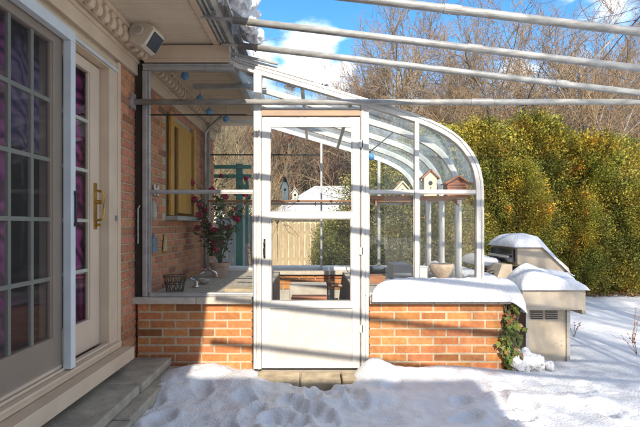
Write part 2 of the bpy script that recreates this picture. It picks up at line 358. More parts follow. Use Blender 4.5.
# ---------------------------------------------------------------- house
house = thing('house', (WX - 2, 0, 0), 'brick house with beige dentil cornice, patio door and snowy eave', 'house')
DN, DF = 1.98, 3.42            # clear opening of the patio door
CAS = 3.59                     # outer edge of casing
mb = MB()
mb.box(WX - .18, WX - .008, CAS - .01, 7.0, -.3, 4.78, ) if False else None
mb.box(WX - .18, WX - .008, CAS - .01, 4.82, -.3, 2.60); mb.box(WX - .18, WX - .008, 5.76, 7.0, -.3, 2.60)
mb.box(WX - .18, WX - .008, 4.82, 5.76, -.3, 1.27); mb.box(WX - .18, WX - .008, 4.82, 5.76, 2.26, 2.60)
mb.box(WX - .18, WX - .008, -8, DN - .14, -.3, 2.60); mb.box(WX - .18, WX - .02, DN - .14, CAS - .01, -.3, .24); mb.box(WX - .18, WX - .008, DN - .14, CAS - .01, 2.36, 2.60)
mb.build('wall', 'mortar', house)
mb = MB()
bricks(mb, lambda u, v, d: (WX + d - .006, u, v), CAS, 7.0, 0.0, 2.42, seed=3, hole=(4.80, 5.78, 1.25, 2.30))
bricks(mb, lambda u, v, d: (WX + d - .006, u, v), -4, DN - .14, -.1, 2.42, seed=4)
mb.build('brick_facing', 'brick_red', house)
mb = MB(); bricks(mb, lambda u, v, d: (u, 7.0 + .006 + d, v), -5.4, WX - .008, 0, 2.5, seed=5); mb.box(-5.4, WX - .19, 6.8, 6.998, -.3, 2.6); mb.build('end_wall', 'brick_red', house)
# cornice
mb = MB(); mb.box(WX - .03, WX + .028, -4, 7.0, 2.39, 2.505); mb.box(WX - .03, WX + .045, -4, 7.0, 2.482, 2.500 + .012)
mb.prism([(WX - .03, 2.515), (WX + .06, 2.515), (WX + .075, 2.53), (WX + .08, 2.60), (WX + .125, 2.612), (WX + .125, 2.64), (WX - .03, 2.64)], 'y', -4, 7.0)
mb.build('cornice', 'beige', house, bevel=.004)
mb = MB(); y = 6.95
while y > .5:
    pf = [(WX + .075, 2.605), (WX + .075, 2.505), (WX + .092, 2.497), (WX + .112, 2.502), (WX + .124, 2.52), (WX + .126, 2.545), (WX + .118, 2.572), (WX + .120, 2.605)]
    mb.prism(pf, 'y', y - .058, y); y -= .105
mb.build('dentil_moulding', 'beige', house, bevel=.008)
# soffit with v-grooves running out from the wall
EX = -.80
mb = MB(); y = -4.0; vs = []; 
prof = []
while y < 7.05:
    prof += [(y, 2.642), (y + .066, 2.642), (y + .070, 2.650), (y + .076, 2.650)]; y += .08
n = len(prof); vs = [(WX + .0, a, b) for a, b in prof] + [(EX + .02, a, b) for a, b in prof]
mb.add(vs, [(i, i + 1, n + i + 1, n + i) for i in range(n - 1)]); mb.box(WX, EX + .02, -4, 7.06, 2.66, 2.68)
mb.build('soffit', 'soffit', house)
mb = MB(); mb.box(EX - .02, EX + .02, -4, 7.06, 2.625, 2.80); mb.build('fascia', 'beige', house)
mb = MB()
gp = [(EX + .023, 2.80), (EX + .023, 2.69), (EX + .04, 2.67), (EX + .10, 2.67), (EX + .125, 2.70), (EX + .13, 2.76), (EX + .145, 2.78), (EX + .145, 2.795), (EX + .135, 2.795), (EX + .12, 2.765), (EX + .115, 2.71), (EX + .095, 2.685), (EX + .045, 2.685), (EX + .033, 2.70), (EX + .033, 2.80)]
mb.prism(gp, 'y', -4, 7.05)
g = mb.build('gutter', 'gutter', house)
mb = MB(); mb.tube([(EX + .04, -4, 2.645), (EX + .04, 3.86, 2.645)], .012); mb.tube([(EX + .075, -4, 2.64), (EX + .075, 3.84, 2.64)], .008)
for yy in (1.2, 2.0, 2.75, 3.35): mb.box(EX + .0, EX + .11, yy, yy + .02, 2.62, 2.668)
mb.build('eave_cable', 'galv', house)
mb = MB(); mb.prism([(EX + .06, 2.805), (EX + .06, 2.825), (-4.6, 4.30), (-5.9, 3.8), (-5.9, 3.77), (-4.6, 4.27)], 'y', -8, 7.1); mb.build('roof', 'shingle', house)
# wing of the house behind the camera
mb = MB(); WH = 3.98; WR = 1.72
mb.box(-5.4, WR - .12, -8, -3.2, -.3, WH - .22); mb.build('wing_wall', 'mortar', house)
mb = MB(); mb.prism([(-5.6, WH - .2), (WR, WH - .2), (WR, WH - .02), (-5.6, WH - .02)], 'y', -8.2, -3.0); mb.build('wing_roof', 'shingle', house)
mb = MB(); z = .0
while z < WH - .4: mb.prism([(-3.195, z), (-3.17, z), (-3.185, z + .145), (-3.195, z + .145)], 'x', -1.4, WR - .13); z += .146
mb.build('wing_bounce_siding', 'houseboard', house)  # unseen pale boards, added to bounce light into the shaded side
# room behind the patio door
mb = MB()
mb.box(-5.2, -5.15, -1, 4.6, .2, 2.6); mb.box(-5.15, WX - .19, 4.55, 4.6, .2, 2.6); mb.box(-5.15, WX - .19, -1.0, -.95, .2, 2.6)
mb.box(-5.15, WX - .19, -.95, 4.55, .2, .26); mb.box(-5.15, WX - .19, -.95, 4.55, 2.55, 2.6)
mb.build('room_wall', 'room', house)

# patio door
pd = bpy.data.objects.new('patio_door', None); COL.objects.link(pd); pd.parent = house; pd.location = (2, 0, 0)
X0 = WX
mb = MB()
mb.box(X0 - .12, X0 + .012, DF - .005, CAS, .30, 2.36); mb.box(X0 - .12, X0 + .022, CAS - .045, CAS + .006, .30, 2.375)
mb.box(X0 - .12, X0 + .012, DN - .14, DN, .30, 2.36)
mb.box(X0 - .12, X0 + .010, DN, DF - .005, 2.285, 2.36); mb.build('casing', 'beige', pd, bevel=.003)
def leaf(name, xa, y0, y1, m, ys_, glassm):
    zz = [.53, .865, 1.20, 1.535, 1.87, 2.205]; d = .04
    a, b = ys_[0], ys_[-1]
    f = MB()
    f.box(xa - d, xa, y0, a, .33, 2.275); f.box(xa - d, xa, b, y1, .33, 2.275); f.box(xa - d, xa, a, b, .33, zz[0]); f.box(xa - d, xa, a, b, zz[-1], 2.275)
    for gy0, gy1 in ((a, a + .012), (b - .012, b)): f.box(xa - .03, xa - .008, gy0, gy1, zz[0], zz[-1])
    o = f.build(name, m, pd, bevel=.003)
    q = MB()
    for yv in ys_[1:-1]: q.box(xa - .030, xa - .012, yv - .011, yv + .011, zz[0], zz[-1])
    for zv in zz[1:-1]: q.box(xa - .032, xa - .010, a, b, zv - .011, zv + .011)
    q.build('muntins', 'muntin', pd)
    p = MB(); p.box(xa - .024, xa - .018, a, b, zz[0], zz[-1]); p.build('pane', glassm, pd)
    return o
leaf('door_leaf', X0 - .055, 2.73, DF - .01, 'door', [2.81, 2.90, 3.08, 3.27], 'doorglass')
leaf('door_leaf', X0 - .008, DN, 2.82, 'door', [2.165, 2.35, 2.54, 2.72], 'doorglass')
mb = MB(); mb.add([(X0 + .006, DN, .36), (X0 + .006, 2.82, .36), (X0 + .006, 2.82, 2.25), (X0 + .006, DN, 2.25)], [(0, 1, 2, 3)]); mb.build('insect_screen', 'screen', pd)
mb = MB(); mb.box(X0 + .001, X0 + .05, 2.805, 2.86, .325, 2.25); mb.box(X0 + .001, X0 + .05, DN - .14, 2.86, 2.25, 2.315); mb.box(X0 + .012, X0 + .03, 2.86, CAS - .05, 2.292, 2.312)
mb.build('screen_frame', 'frame_blue', pd, bevel=.004)
mb = MB(); mb.box(X0 - .12, X0 + .03, DN - .14, CAS, .262, .30); mb.box(X0 - .05, X0 + .05, DN - .14, CAS - .05, .301, .318); mb.box(X0 + .0, X0 + .012, DN - .14, 3.40, .32, .335)
mb.box(X0 - .02, X0 - .01, DN - .14, 3.40, .32, .335)
mb.build('threshold', 'beige', pd, bevel=.003)
mb = MB(); mb.box(X0 - .02, X0 + .115, .6, CAS + .03, .165, .258); mb.build('sill_board', 'beige', pd, bevel=.005)
mb = MB(); mb.box(X0 - .055, X0 - .047, 3.315, 3.355, 1.14, 1.46); mb.tube([(X0 - .05, 3.325, 1.20), (X0 - .0, 3.325, 1.21), (X0 + .012, 3.325, 1.25), (X0 + .012, 3.325, 1.37), (X0 - .0, 3.325, 1.40), (X0 - .05, 3.325, 1.41)], .009)
mb.tube([(X0 - .05, 3.345, 1.33), (X0 - .01, 3.345, 1.33)], .014, 12); mb.tube([(X0 - .05, 3.345, 1.17), (X0 - .02, 3.345, 1.17)], .01, 12)
mb.build('handle', 'brass', pd, smooth=False)
mb = MB(); mb.box(X0 + .052, X0 + .062, 2.84, 2.852, 1.17, 1.36); mb.box(X0 + .05, X0 + .056, 2.835, 2.857, 1.16, 1.18); mb.box(X0 + .05, X0 + .056, 2.835, 2.857, 1.35, 1.37); mb.build('latch', 'black', pd)
mb = MB(); mb.box(X0 + .012, X0 + .03, CAS - .08, CAS - .065, 1.20, 1.24); mb.build('strike', 'galv', pd)

# inner window of the house wall
wn = bpy.data.objects.new('window', None); COL.objects.link(wn); wn.parent = house; wn.location = (2, 5.3, 1.27)
mb = MB(); a, b, z0, z1 = 4.82, 5.76, 1.27, 2.26
mb.box(WX - .15, WX + .02, a, a + .06, z0, z1); mb.box(WX - .15, WX + .02, b - .06, b, z0, z1); mb.box(WX - .15, WX + .02, a + .06, b - .06, z1 - .06, z1)
mb.box(WX + .02, WX + .045, a - .05, a + .07, z0, z1 + .05); mb.box(WX + .02, WX + .045, b - .07, b + .03, z0, z1 + .05)
mb.build('frame', 'yellow_wood', wn, bevel=.003)
mb = MB(); mb.box(WX + .01, WX + .035, 5.08, 5.60, z0 + .03, z1 - .07); mb.build('shutter', 'yellow_wood', wn, bevel=.004)
mb = MB(); mb.box(WX - .03, WX - .01, a + .06, 5.10, z0, z1 - .06); mb.build('sash', 'dark', wn)
mb = MB(); mb.box(WX - .1, WX + .12, a - .06, b + .35, z0 - .05, z0 - .005); mb.build('sill', 'alu', wn, bevel=.004)

# curtains and sofa inside the room
def drape(name, y0, y1, x, z0, z1, m, label, cat, amp=.03, n=60, w=.11):
    mb = MB(); vs = []; k = n + 1
    for z in (z1, (z0 + z1) / 2, z0):
        for i in range(k):
            t = i / n; yy = y0 + (y1 - y0) * t; vs.append((x + amp * math.sin(yy / w * 2 * math.pi) + .006 * math.sin(yy * 90), yy, z))
    mb.add(vs, [(r * k + i, r * k + i + 1, (r + 1) * k + i + 1, (r + 1) * k + i) for r in range(2) for i in range(n)])
    o = mb.build(name, m, smooth=True); s = o.modifiers.new('solid', 'SOLIDIFY'); s.thickness = .004; T(o, label, cat); return o
drape('curtain', 1.90, 2.50, WX - .14, .3, 2.3, 'curtain', 'purple swirl patterned curtain behind the nearer patio door leaf', 'curtain')
drape('curtain', 3.26, 3.44, WX - .16, .3, 2.3, 'curtain', 'narrow purple curtain behind the farther patio door leaf', 'curtain')
drape('valance', 2.0, 3.1, WX - .26, 1.62, 2.3, 'valance', 'lilac and blue patterned valance hanging high inside the room', 'valance', amp=.05, w=.3)
sf = thing('sofa', (-2.5, 3.1, .26), 'low crimson sofa with pink throw inside the room', 'sofa')
mb = MB(); mb.box(-2.9, -2.05, 2.3, 4.2, .26, .62); mb.build('seat', 'sofa', sf, bevel=.05)
mb = MB(); mb.box(-3.15, -2.9, 2.3, 4.2, .26, 1.0); mb.build('backrest', 'sofa', sf, bevel=.05)
M['pink'] = mat('pink_cloth', (.50, .18, .30), (.62, .35, .42), rough=.8, scale=5, stretch=(1, .2, 8))
mb = MB(); mb.box(-2.86, -2.03, 2.7, 4.0, .62, .66); mb.build('throw', 'pink', sf, bevel=.015)

# ---------------------------------------------------------------- snow caps
def snow_cap(name, x0, x1, y0, y1, zf, t, label, nx=50, ny=24, seed=0, p=5, droop=.0, shape=None, lump=.25):
    V = []; top = []
    for layer in (0, 1):
        for j in range(ny + 1):
            for i in range(nx + 1):
                u = -1 + 2 * i / nx; v = -1 + 2 * j / ny
                u = math.copysign(abs(u) ** .8, u); v = math.copysign(abs(v) ** .8, v)
                e = math.sqrt(max(0, 1 - abs(u) ** p)) * math.sqrt(max(0, 1 - abs(v) ** p))
                wob = .03 * noise.noise(Vector((u * 4 + seed, v * 4, 2))) + .022 * noise.noise(Vector((u * 19 + seed, v * 13, 5)))
                x = (x0 + x1) / 2 + (x1 - x0) / 2 * u * (1 + wob * .6); y = (y0 + y1) / 2 + (y1 - y0) / 2 * v * (1 + wob)
                tt = t * (shape(x, y) if shape else 1) * (1 + lump * noise.fractal(Vector((x * 4 + seed, y * 4, 1)), .8, 2, 3))
                b = zf(x, y) - droop * (1 - e) 
                tt += t * .06 * noise.noise(Vector((x * 22, y * 22, seed)))
                V.append((x, y, b + (tt * e if layer == 0 else -.002 - (.0 if e > .3 else .006))))
    n = (nx + 1) * (ny + 1); fs = []
    for j in range(ny):
        for i in range(nx):
            a = j * (nx + 1) + i; q = (a, a + 1, a + nx + 2, a + nx + 1); fs.append(q); fs.append(tuple(n + k for k in q[::-1]))
    for i in range(nx):
        fs.append((i, n + i, n + i + 1, i + 1)); a = ny * (nx + 1) + i; fs.append((a, a + 1, n + a + 1, n + a))
    for j in range(ny):
        a = j * (nx + 1); b = a + nx + 1; fs.append((a, b, n + b, n + a)); a += nx; b += nx; fs.append((a, n + a, n + b, b))
    mb = MB(); mb.add(V, fs); o = mb.build(name, 'snow', smooth=True); T(o, label, 'snow'); return o
snow_cap('snow_mound', EX - .35, EX + .20, -3.9, 7.0, lambda x, y: 2.80 + max(0, (EX + .05 - x)) * .39, .17, 'lumpy melting snow sagging over the house gutter', nx=26, ny=400, seed=3, p=4, droop=.10, shape=lambda x, y: .8 + .5 * noise.noise(Vector((y * 3.1, x * 2, 0))) + .35 * noise.noise(Vector((y * 9, x * 7, 3))), lump=.5)
rr = random.Random(31); mb = MB()
for k in range(90):
    yk = rr.uniform(2.75, 4.0); xk = EX + rr.uniform(.06, .30) + .04 * (yk > 3.5); zk = 2.80 + rr.uniform(-.04, .13) - max(0, xk - EX - .16) * .55; q = rr.uniform(.025, .085)
    vs = []; n1, n2 = 12, 8
    for b_ in range(n2 + 1):
        ph = math.pi * b_ / n2
        for c_ in range(n1):
            a = 2 * math.pi * c_ / n1; d = Vector((math.sin(ph) * math.cos(a), math.sin(ph) * math.sin(a), math.cos(ph))); vs.append(Vector((xk, yk, zk)) + d * q * (1 + .35 * noise.noise(d * 2 + Vector((k * 3, 0, 0)))))
    mb.add(vs, [(b_ * n1 + c_, b_ * n1 + (c_ + 1) % n1, (b_ + 1) * n1 + (c_ + 1) % n1, (b_ + 1) * n1 + c_) for b_ in range(n2) for c_ in range(n1)])
lump = T(mb.build('snow_mound', 'snow', smooth=True), 'bulging wet lump of snow hanging off the gutter corner by the pipes', 'snow')
rm = lump.modifiers.new('fuse', 'REMESH'); rm.mode = 'VOXEL'; rm.voxel_size = .012; rm.use_smooth_shade = True
tx = bpy.data.textures.new('lumps', 'CLOUDS'); tx.noise_scale = .07; tx.noise_depth = 4
dm = lump.modifiers.new('rough', 'DISPLACE'); dm.texture = tx; dm.strength = .075; dm.mid_level = .5; dm.texture_coords = 'GLOBAL'
sm = lump.modifiers.new('soften', 'SMOOTH'); sm.iterations = 3
mbs = [(3.62, .13), (3.70, .09), (3.78, .16), (3.50, .10), (3.2, .14), (3.84, .08)]
for i, (yy, ln) in enumerate(mbs):
    mb = MB(); x = EX + .18 + .03 * math.sin(i * 2.3); z = 2.75
    mb.tube([(x, yy, z), (x + .002, yy, z - ln * .5), (x, yy, z - ln)], [.012, .008, .001], 8)
    T(mb.build('icicle', 'ice', smooth=True), 'clear icicle hanging from the snowy gutter corner', 'icicle', 'icicles along the gutter')

# ---------------------------------------------------------------- flagstones beside the house, stone step at the door
def slabs(name, xa, xb, y0, y1, zt, th, n, label, m='slab', seed=0):
    rr = random.Random(seed); t = thing(name, ((xa + xb) / 2, (y0 + y1) / 2, zt - th), label, 'step'); yy = y0
    for i in range(n):
        d = (y1 - y0) / n * rr.uniform(.85, 1.15) if i < n - 1 else y1 - yy
        mb = MB(); mb.box(xa, xb + rr.uniform(-.02, .01), yy, yy + d - .008, zt - th, zt + rr.uniform(-.004, .004)); mb.build('slab', m, t, bevel=.01); yy += d
    return t
slabs('stone_step', WX + .0, -1.16, 1.0, 3.90, .10, .06, 4, 'upper grey flagstone ledge along the foot of the patio door', seed=2)
slabs('stone_step', WX + .0, -1.06, .8, 3.88, .035, .12, 3, 'lower wider flagstone ledge half buried in snow by the house', seed=3)
M['sunstone'] = mat('buff_flagstone', (.50, .41, .27), (.30, .24, .16), rough=.9, scale=9, bump=.7, bscale=40)
t = thing('door_step', (-.05, 3.75, -.1), 'buff stone step dug free of snow below the greenhouse door', 'step')
for k, (a, b, zt) in enumerate(((-.47, -.12, -.012), (-.11, .2, -.018), (.21, .44, -.010))):
    mb = MB(); mb.box(a, b, 3.63 + .02 * k, 3.89, -.12, zt); mb.build('slab', 'sunstone', t, bevel=.012)

# ---------------------------------------------------------------- greenhouse base walls
def base_wall(name, x0, x1, label, ext=False):
    t = thing(name, ((x0 + x1) / 2, GY, 0), label, 'wall'); zt = .53
    mb = MB(); mb.box(x0 + .008, x1 - .008, GY + .0, GY + .14, -.2, zt)
    if ext:
        mb.box(x1 - .16, x1 - .008, GY + .14, GB + .12, -.2, zt)
    mb.build('mortar_core', 'mortar', t)
    mb = MB(); bricks(mb, lambda u, v, d: (u, GY + .004 - d, v), x0, x1, -.012, zt - .003, seed=11 if ext else 12, dark=.2)
    if ext: bricks(mb, lambda u, v, d: (x1 - .012 + d, u, v), GY + .01, GB + .12, -.012, zt - .003, seed=14)
    mb.build('brickwork', 'brick', t)
    mb = MB(); x = x0 - (.0 if ext else .03); xe = x1 + (.04 if ext else 0)
    while x < xe - .01:
        xn = min(x + .52, xe); mb.box(x + .002, xn - .002, GY - .05, GY + .17, zt, zt + .055); x = xn
    if ext: mb.box(x1 - .19, x1 + .04, GY + .175, GB + .15, zt, zt + .055)
    mb.build('coping', 'coping', t, bevel=.006)
base_wall('brick_base_wall', -1.455, -.512, 'low orange brick wall left of the white greenhouse door')
base_wall('brick_base_wall', .442, 1.55, 'low orange brick wall right of the door under a snow pile', True)
t = thing('brick_base_wall', (0, GB, 0), 'low rear wall closing the back of the greenhouse', 'wall')
mb = MB(); mb.box(WX, 1.38, GB - .02, GB + .13, -.2, .53); mb.build('mortar_core', 'concrete', t)
mb = MB(); bricks(mb, lambda u, v, d: (u, GB - .03 - d, v), WX, 1.37, .34, .53, seed=15); mb.build('brickwork', 'brick', t)
mb = MB(); mb.box(WX, 1.36, GB - .08, GB + .16, .53, .585); mb.build('coping', 'coping', t, bevel=.005)
snow_cap('snow_mound', .455, 1.70, GY - .085, GY + .035, lambda x, y: .585 - max(0, x - 1.56) ** 1.5 * 1.8, .15, 'thick smooth snow pile on the right wall coping', seed=8, p=9, droop=.025, lump=.14, nx=80, shape=lambda x, y: .8 + .25 * min(1, (x - .45) / .5))
snow_cap('snow_mound', 1.385, 1.72, GY + .04, GB, lambda x, y: .585 - max(0, x - 1.58) ** 1.5 * 1.8, .13, 'snow along the side coping toward the back of the greenhouse', seed=9, p=9, droop=.02, ny=80)
snow_cap('snow_mound', -1.3, 1.3, GB + .02, GB + .2, lambda x, y: .585, .05, 'thin strip of snow on the rear wall coping outside the glass', seed=19, p=5, nx=80)

# ---------------------------------------------------------------- greenhouse
gh = thing('greenhouse', (0, GY, .585), 'lean-to glass greenhouse with curved eave and white frame on brick walls', 'greenhouse')
RP = [(-.68, 2.54), (-.614, 2.506), (-.25, 2.40), (.10, 2.297), (.467, 2.187), (.66, 2.128), (.819, 2.075), (.94, 2.03), (1.04, 1.982), (1.12, 1.935), (1.1875, 1.882), (1.24, 1.828), (1.286, 1.765), (1.325, 1.695), (1.351, 1.620), (1.366, 1.54), (1.373, 1.458), (1.376, 1.2), (1.376, .587)]
def roof_z(x):
    for (a, za), (b, zb) in zip(RP, RP[1:]):
        if a <= x <= b and b > a: return za + (zb - za) * (x - a) / (b - a)
    return 2.54
mb = MB(); mb.strip(RP, GY - .03, GY + .03, .062); mb.build('front_arch', 'white', gh, bevel=.003)
mb = MB(); mb.strip([(x - .012 if x > 1.2 else x, z - .0 if z < 1.2 else z - .012) for x, z in RP], GY - .036, GY - .031, .012); mb.build('arch_trim', 'alu', gh)
ribs = [GY + (GB - GY) * i / 4 for i in range(1, 5)]
for i, y in enumerate(ribs):
    mb = MB(); mb.strip(RP, y - .022, y + .022, .055); mb.build('arch_rib', 'white' if i < 3 else 'alu', gh, bevel=.002)
yy = [GY + .03] + ribs
for a, b in zip(yy, yy[1:]):
    prof = [(x - .02 * (1 if x > 1.2 else 0), z - .015 * (1 if x <= 1.2 else .3)) for x, z in RP]; n = len(prof)
    mb = MB(); mb.add([(x, a + .02, z) for x, z in prof] + [(x, b - .02, z) for x, z in prof], [(i, i + 1, n + i + 1, n + i) for i in range(n - 4)]); mb.build('roof_pane', 'roofglass', gh, smooth=True)
    mb = MB(); mb.box(1.352, 1.357, a + .02, b - .02, .60, 1.47); mb.build('side_pane', 'glass', gh)
mb = MB()
for z, d in ((1.455, .03), (.60, .03)): mb.box(1.325, 1.372, GY + .03, GB - .02, z - d / 2, z + d / 2)
mb.build('side_rail', 'alu', gh)
mb = MB()
for x in (.28, -.12): mb.box(x, x + .03, GY + .03, GB - .02, roof_z(x) - .075, roof_z(x) - .045)
mb.build('purlin', 'alu', gh)
# wall plate along the house, header and beige board under the eave
mb = MB(); mb.box(-1.385, -.69, GY - .05, GY + .03, 2.487, 2.626); mb.box(-1.385, -.68, GY - .056, GY - .05, 2.50, 2.515); mb.build('header_board', 'beige', gh, bevel=.003)
mb = MB(); mb.box(-1.40, -.66, GY - .03, GY + .03, 2.43, 2.48); mb.box(-1.40, -.66, GY - .045, GY - .03, 2.462, 2.478); mb.build('header', 'alu', gh, bevel=.003)
mb = MB(); mb.box(-.72, -.66, GY + .03, GB + .02, 2.47, 2.62); mb.build('eave_plate', 'alu', gh)
def post(x0, x1, z0, z1, m='white', y0=GY - .028, y1=GY + .028, name='post', bev=.003): mb = MB(); mb.box(x0, x1, y0, y1, z0, z1); return mb.build(name, m, gh, bevel=bev)
post(-1.405, -1.365, .587, 2.428, 'alu')
post(-1.36, -1.347, .62, 2.428, 'alu', GY - .018, GY + .01)
post(-.500, -.435, .0, roof_z(-.47) - .055, 'white_old')
post(.370, .437, .0, roof_z(.40) - .055, 'white_old')
post(-.46, -.445, .0, 2.10, 'white', GY - .04, GY - .03, 'stop')
post(.378, .392, .0, 2.10, 'white', GY - .04, GY - .03, 'stop')
for zz in (.35, .72, 1.05, 1.4, 1.75, 2.0):                     # screws on the right post
    pass
post(.811, .847, .587, roof_z(.83) - .06, 'white', name='mullion')
post(1.318, 1.345, .60, 1.60, 'alu', GY - .02, GY + .02, 'mullion')
post(-.432, .367, 2.107, 2.128, 'white_old', name='door_head')
post(-.434, .369, 2.058, 2.104, 'rust', GY - .034, GY + .02, name='door_head')
post(-1.345, -.502, 1.432, 1.458, 'alu', GY - .02, GY + .02, 'rail')
post(.439, .809, 1.428, 1.458, 'white', GY - .02, GY + .02, 'rail')
post(.849, 1.316, 1.428, 1.458, 'white', GY - .02, GY + .02, 'rail')
post(-1.345, -.502, 2.068, 2.078, 'dark', GY - .008, GY + .008, 'rail', 0)
post(-1.345, -.502, .587, .617, 'alu', GY - .03, GY + .02, 'sill_rail')
post(.439, 1.32, .587, .617, 'alu', GY - .03, GY + .02, 'sill_rail')
def polyp(pts, y=GY, name='pane'):
    mb = MB(); mb.prism(pts, 'y', y - .003, y + .003); mb.build(name, 'glass', gh)
polyp([(-1.35, .61), (-.5, .61), (-.5, 2.42), (-1.35, 2.43)])
polyp([(-.64, 2.44), (-.5, 2.42), (-.5, 2.41), (-.64, 2.435)]) if False else None
polyp([(-.43, 2.13), (.366, 2.13), (.366, roof_z(.36) - .07), (-.43, roof_z(-.43) - .07)])
polyp([(.44, .61), (.81, .61), (.81, roof_z(.81) - .07), (.44, roof_z(.44) - .07)])
polyp([(.845, .61), (1.32, .61), (1.32, 1.60), (1.28, 1.66), (1.2, 1.78), (1.1, 1.87), (.96, 1.95), (.845, roof_z(.845) - .075)])
polyp([(-1.4, .6), (1.34, .6), (1.34, 1.45), (-1.4, 1.45)], GB)
polyp([(-1.4, 1.46), (1.34, 1.46), (1.3, 1.6), (1.15, 1.8), (.83, 2.0), (.46, 2.12), (-.6, 2.42), (-1.4, 2.42)], GB)
# rear wall framing
for a, b in ((-1.42, -1.38), (.07, .095), (.82, .855)): mb = MB(); mb.box(a, b, GB - .02, GB + .02, .587, (2.6 if a < -1 else roof_z(a) - .06)); mb.build('rear_post', 'alu', gh)
mb = MB(); mb.box(-1.37, .065, GB - .015, GB + .015, 2.09, 2.105); mb.box(.10, .815, GB - .015, GB + .015, 2.09, 2.105) if False else None; mb.build('rear_rail', 'dark', gh)
mb = MB(); mb.box(-1.37, 1.33, GB - .021, GB + .021, 1.440, 1.462); mb.build('rear_rail', 'alu', gh)
# bars under the eave seen through the left pane
mb = MB(); mb.box(-1.12, -.45, 4.40, 4.45, 2.43, 2.47); mb.build('tie_bar', 'alu', gh)
mb = MB(); mb.box(-.98, .3, 5.55, 5.60, 2.36, 2.39); mb.build('tie_bar', 'white', gh)
mb = MB(); mb.tube([(.56, 4.9, 1.92), (.80, 4.6, 2.10)], .006); mb.tube([(.50, 4.95, 1.88), (.56, 4.9, 1.92)], .01); mb.tube([(.52, 4.95, .7), (.52, 4.95, 1.90)], .008); mb.build('vent_crank', 'gutter', gh)
mb = MB(); mb.tube([(-1.42, 6.2, .62), (-1.42, 6.2, 2.36), (-1.34, 6.2, 2.46), (-1.2, 6.2, 2.58)], .022); mb.build('downpipe', 'gutter', gh, smooth=True)
# flashing board on the front of the roof
mb = MB(); d = (Vector((.0, 0, 2.36)) - Vector((-.62, 0, 2.535)))
mb.prism([(-.64, 2.552), (-.02, 2.372), (-.015, 2.345), (-.02, 2.337), (-.64, 2.517)], 'y', GY - .03, GY + .28); mb.build('flashing', 'white', gh, bevel=.003)
mb = MB(); mb.tube([(-.68, GY - .06, 2.555), (-.30, GY - .055, 2.47)], .012); mb.build('edge_pipe', 'galv', gh)

# storm door
dr = bpy.data.objects.new('storm_door', None); COL.objects.link(dr); dr.parent = gh; dr.location = (0, 0, -.55)
DX0, DX1, DZ0, DZ1 = -.432, .364, .008, 2.045
y0, y1 = GY - .032, GY + .006
mb = MB(); mb.box(DX0, DX0 + .066, y0, y1, DZ0, DZ1); mb.box(DX1 - .062, DX1, y0, y1, DZ0, DZ1)
a, b = DX0 + .066, DX1 - .062
mb.box(a, b, y0, y1, 1.975, DZ1); mb.box(a, b, y0, y1, 1.225, 1.278); mb.box(a, b, y0, y1, .51, .552); mb.box(a, b, y0, y1, DZ0, .045)
mb.box(a, a + .01, y0 - .006, y0, .552, 1.225); mb.box(b - .01, b, y0 - .006, y0, .552, 1.225)
mb.build('door_frame', 'white', dr, bevel=.004)
mb = MB(); mb.box(a, b, y0 + .008, y1 - .004, .045, .51); mb.build('kick_panel', 'panel', dr)
for zz in (.045, .495): mb = MB(); mb.box(a, b, y0 - .004, y0 + .008, zz, zz + .015); mb.build('panel_trim', 'white', dr, bevel=.002)
mb = MB(); mb.box(a, b, GY - .012, GY - .008, .552, 1.225); mb.build('lower_pane', 'glass', dr)
mb = MB(); mb.box(a, b, GY - .012, GY - .008, 1.278, 1.975); mb.build('upper_pane', 'glass', dr)
mb = MB(); hx = DX0 + .022
mb.box(hx - .008, hx + .008, y0 - .004, y0, .90, 1.06); mb.tube([(hx, y0, .92), (hx, y0 - .035, .935), (hx, y0 - .04, .98), (hx, y0 - .035, 1.02), (hx, y0, 1.04)], .008); mb.build('handle', 'black', dr)
for z in (.30, .93, 1.80):
    mb = MB(); mb.box(DX1 - .012, DX1 + .03, y0 - .008, y0 - .001, z, z + .06); mb.tube([(DX1 + .004, y0 - .008, z), (DX1 + .004, y0 - .008, z + .06)], .006); mb.build('hinge', 'white', dr)
for z in (.6, 1.1, 1.5, 1.9):
    mb = MB(); mb.tube([(.412, GY - .028, z), (.412, GY - .033, z)], .006, 8); mb.build('screw', 'gutter', gh)

def gasket(x0, x1, z0, z1, par, y=GY - .030, w=.006):
    mb = MB(); mb.box(x0, x0 + w, y, y + .02, z0, z1); mb.box(x1 - w, x1, y, y + .02, z0, z1); mb.box(x0 + w, x1 - w, y, y + .02, z0, z0 + w); mb.box(x0 + w, x1 - w, y, y + .02, z1 - w, z1); mb.build('gasket', 'gutter', par)
gasket(a + .011, b - .011, .553, 1.224, dr); gasket(a + .001, b - .001, 1.279, 1.974, dr)
gasket(-1.344, -.503, .618, 1.431, gh, GY - .02); gasket(.44, .808, .618, 1.427, gh, GY - .02); gasket(.85, 1.315, .618, 1.427, gh, GY - .02)
for x in (-.478, .409):
    mb = MB(); mb.box(x, x + .004, GY - .0295, GY - .027, .02, 2.1); mb.build('groove', 'gutter', gh)
# dark strip and pipe between house and greenhouse
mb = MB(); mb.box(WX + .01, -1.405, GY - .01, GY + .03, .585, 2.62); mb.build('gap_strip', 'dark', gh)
mb = MB(); mb.tube([(-1.435, GY - .04, 1.02), (-1.435, GY - .04, 1.30), (-1.42, GY - .04, 1.33)], .006); mb.build('gap_cable', 'galv', gh)

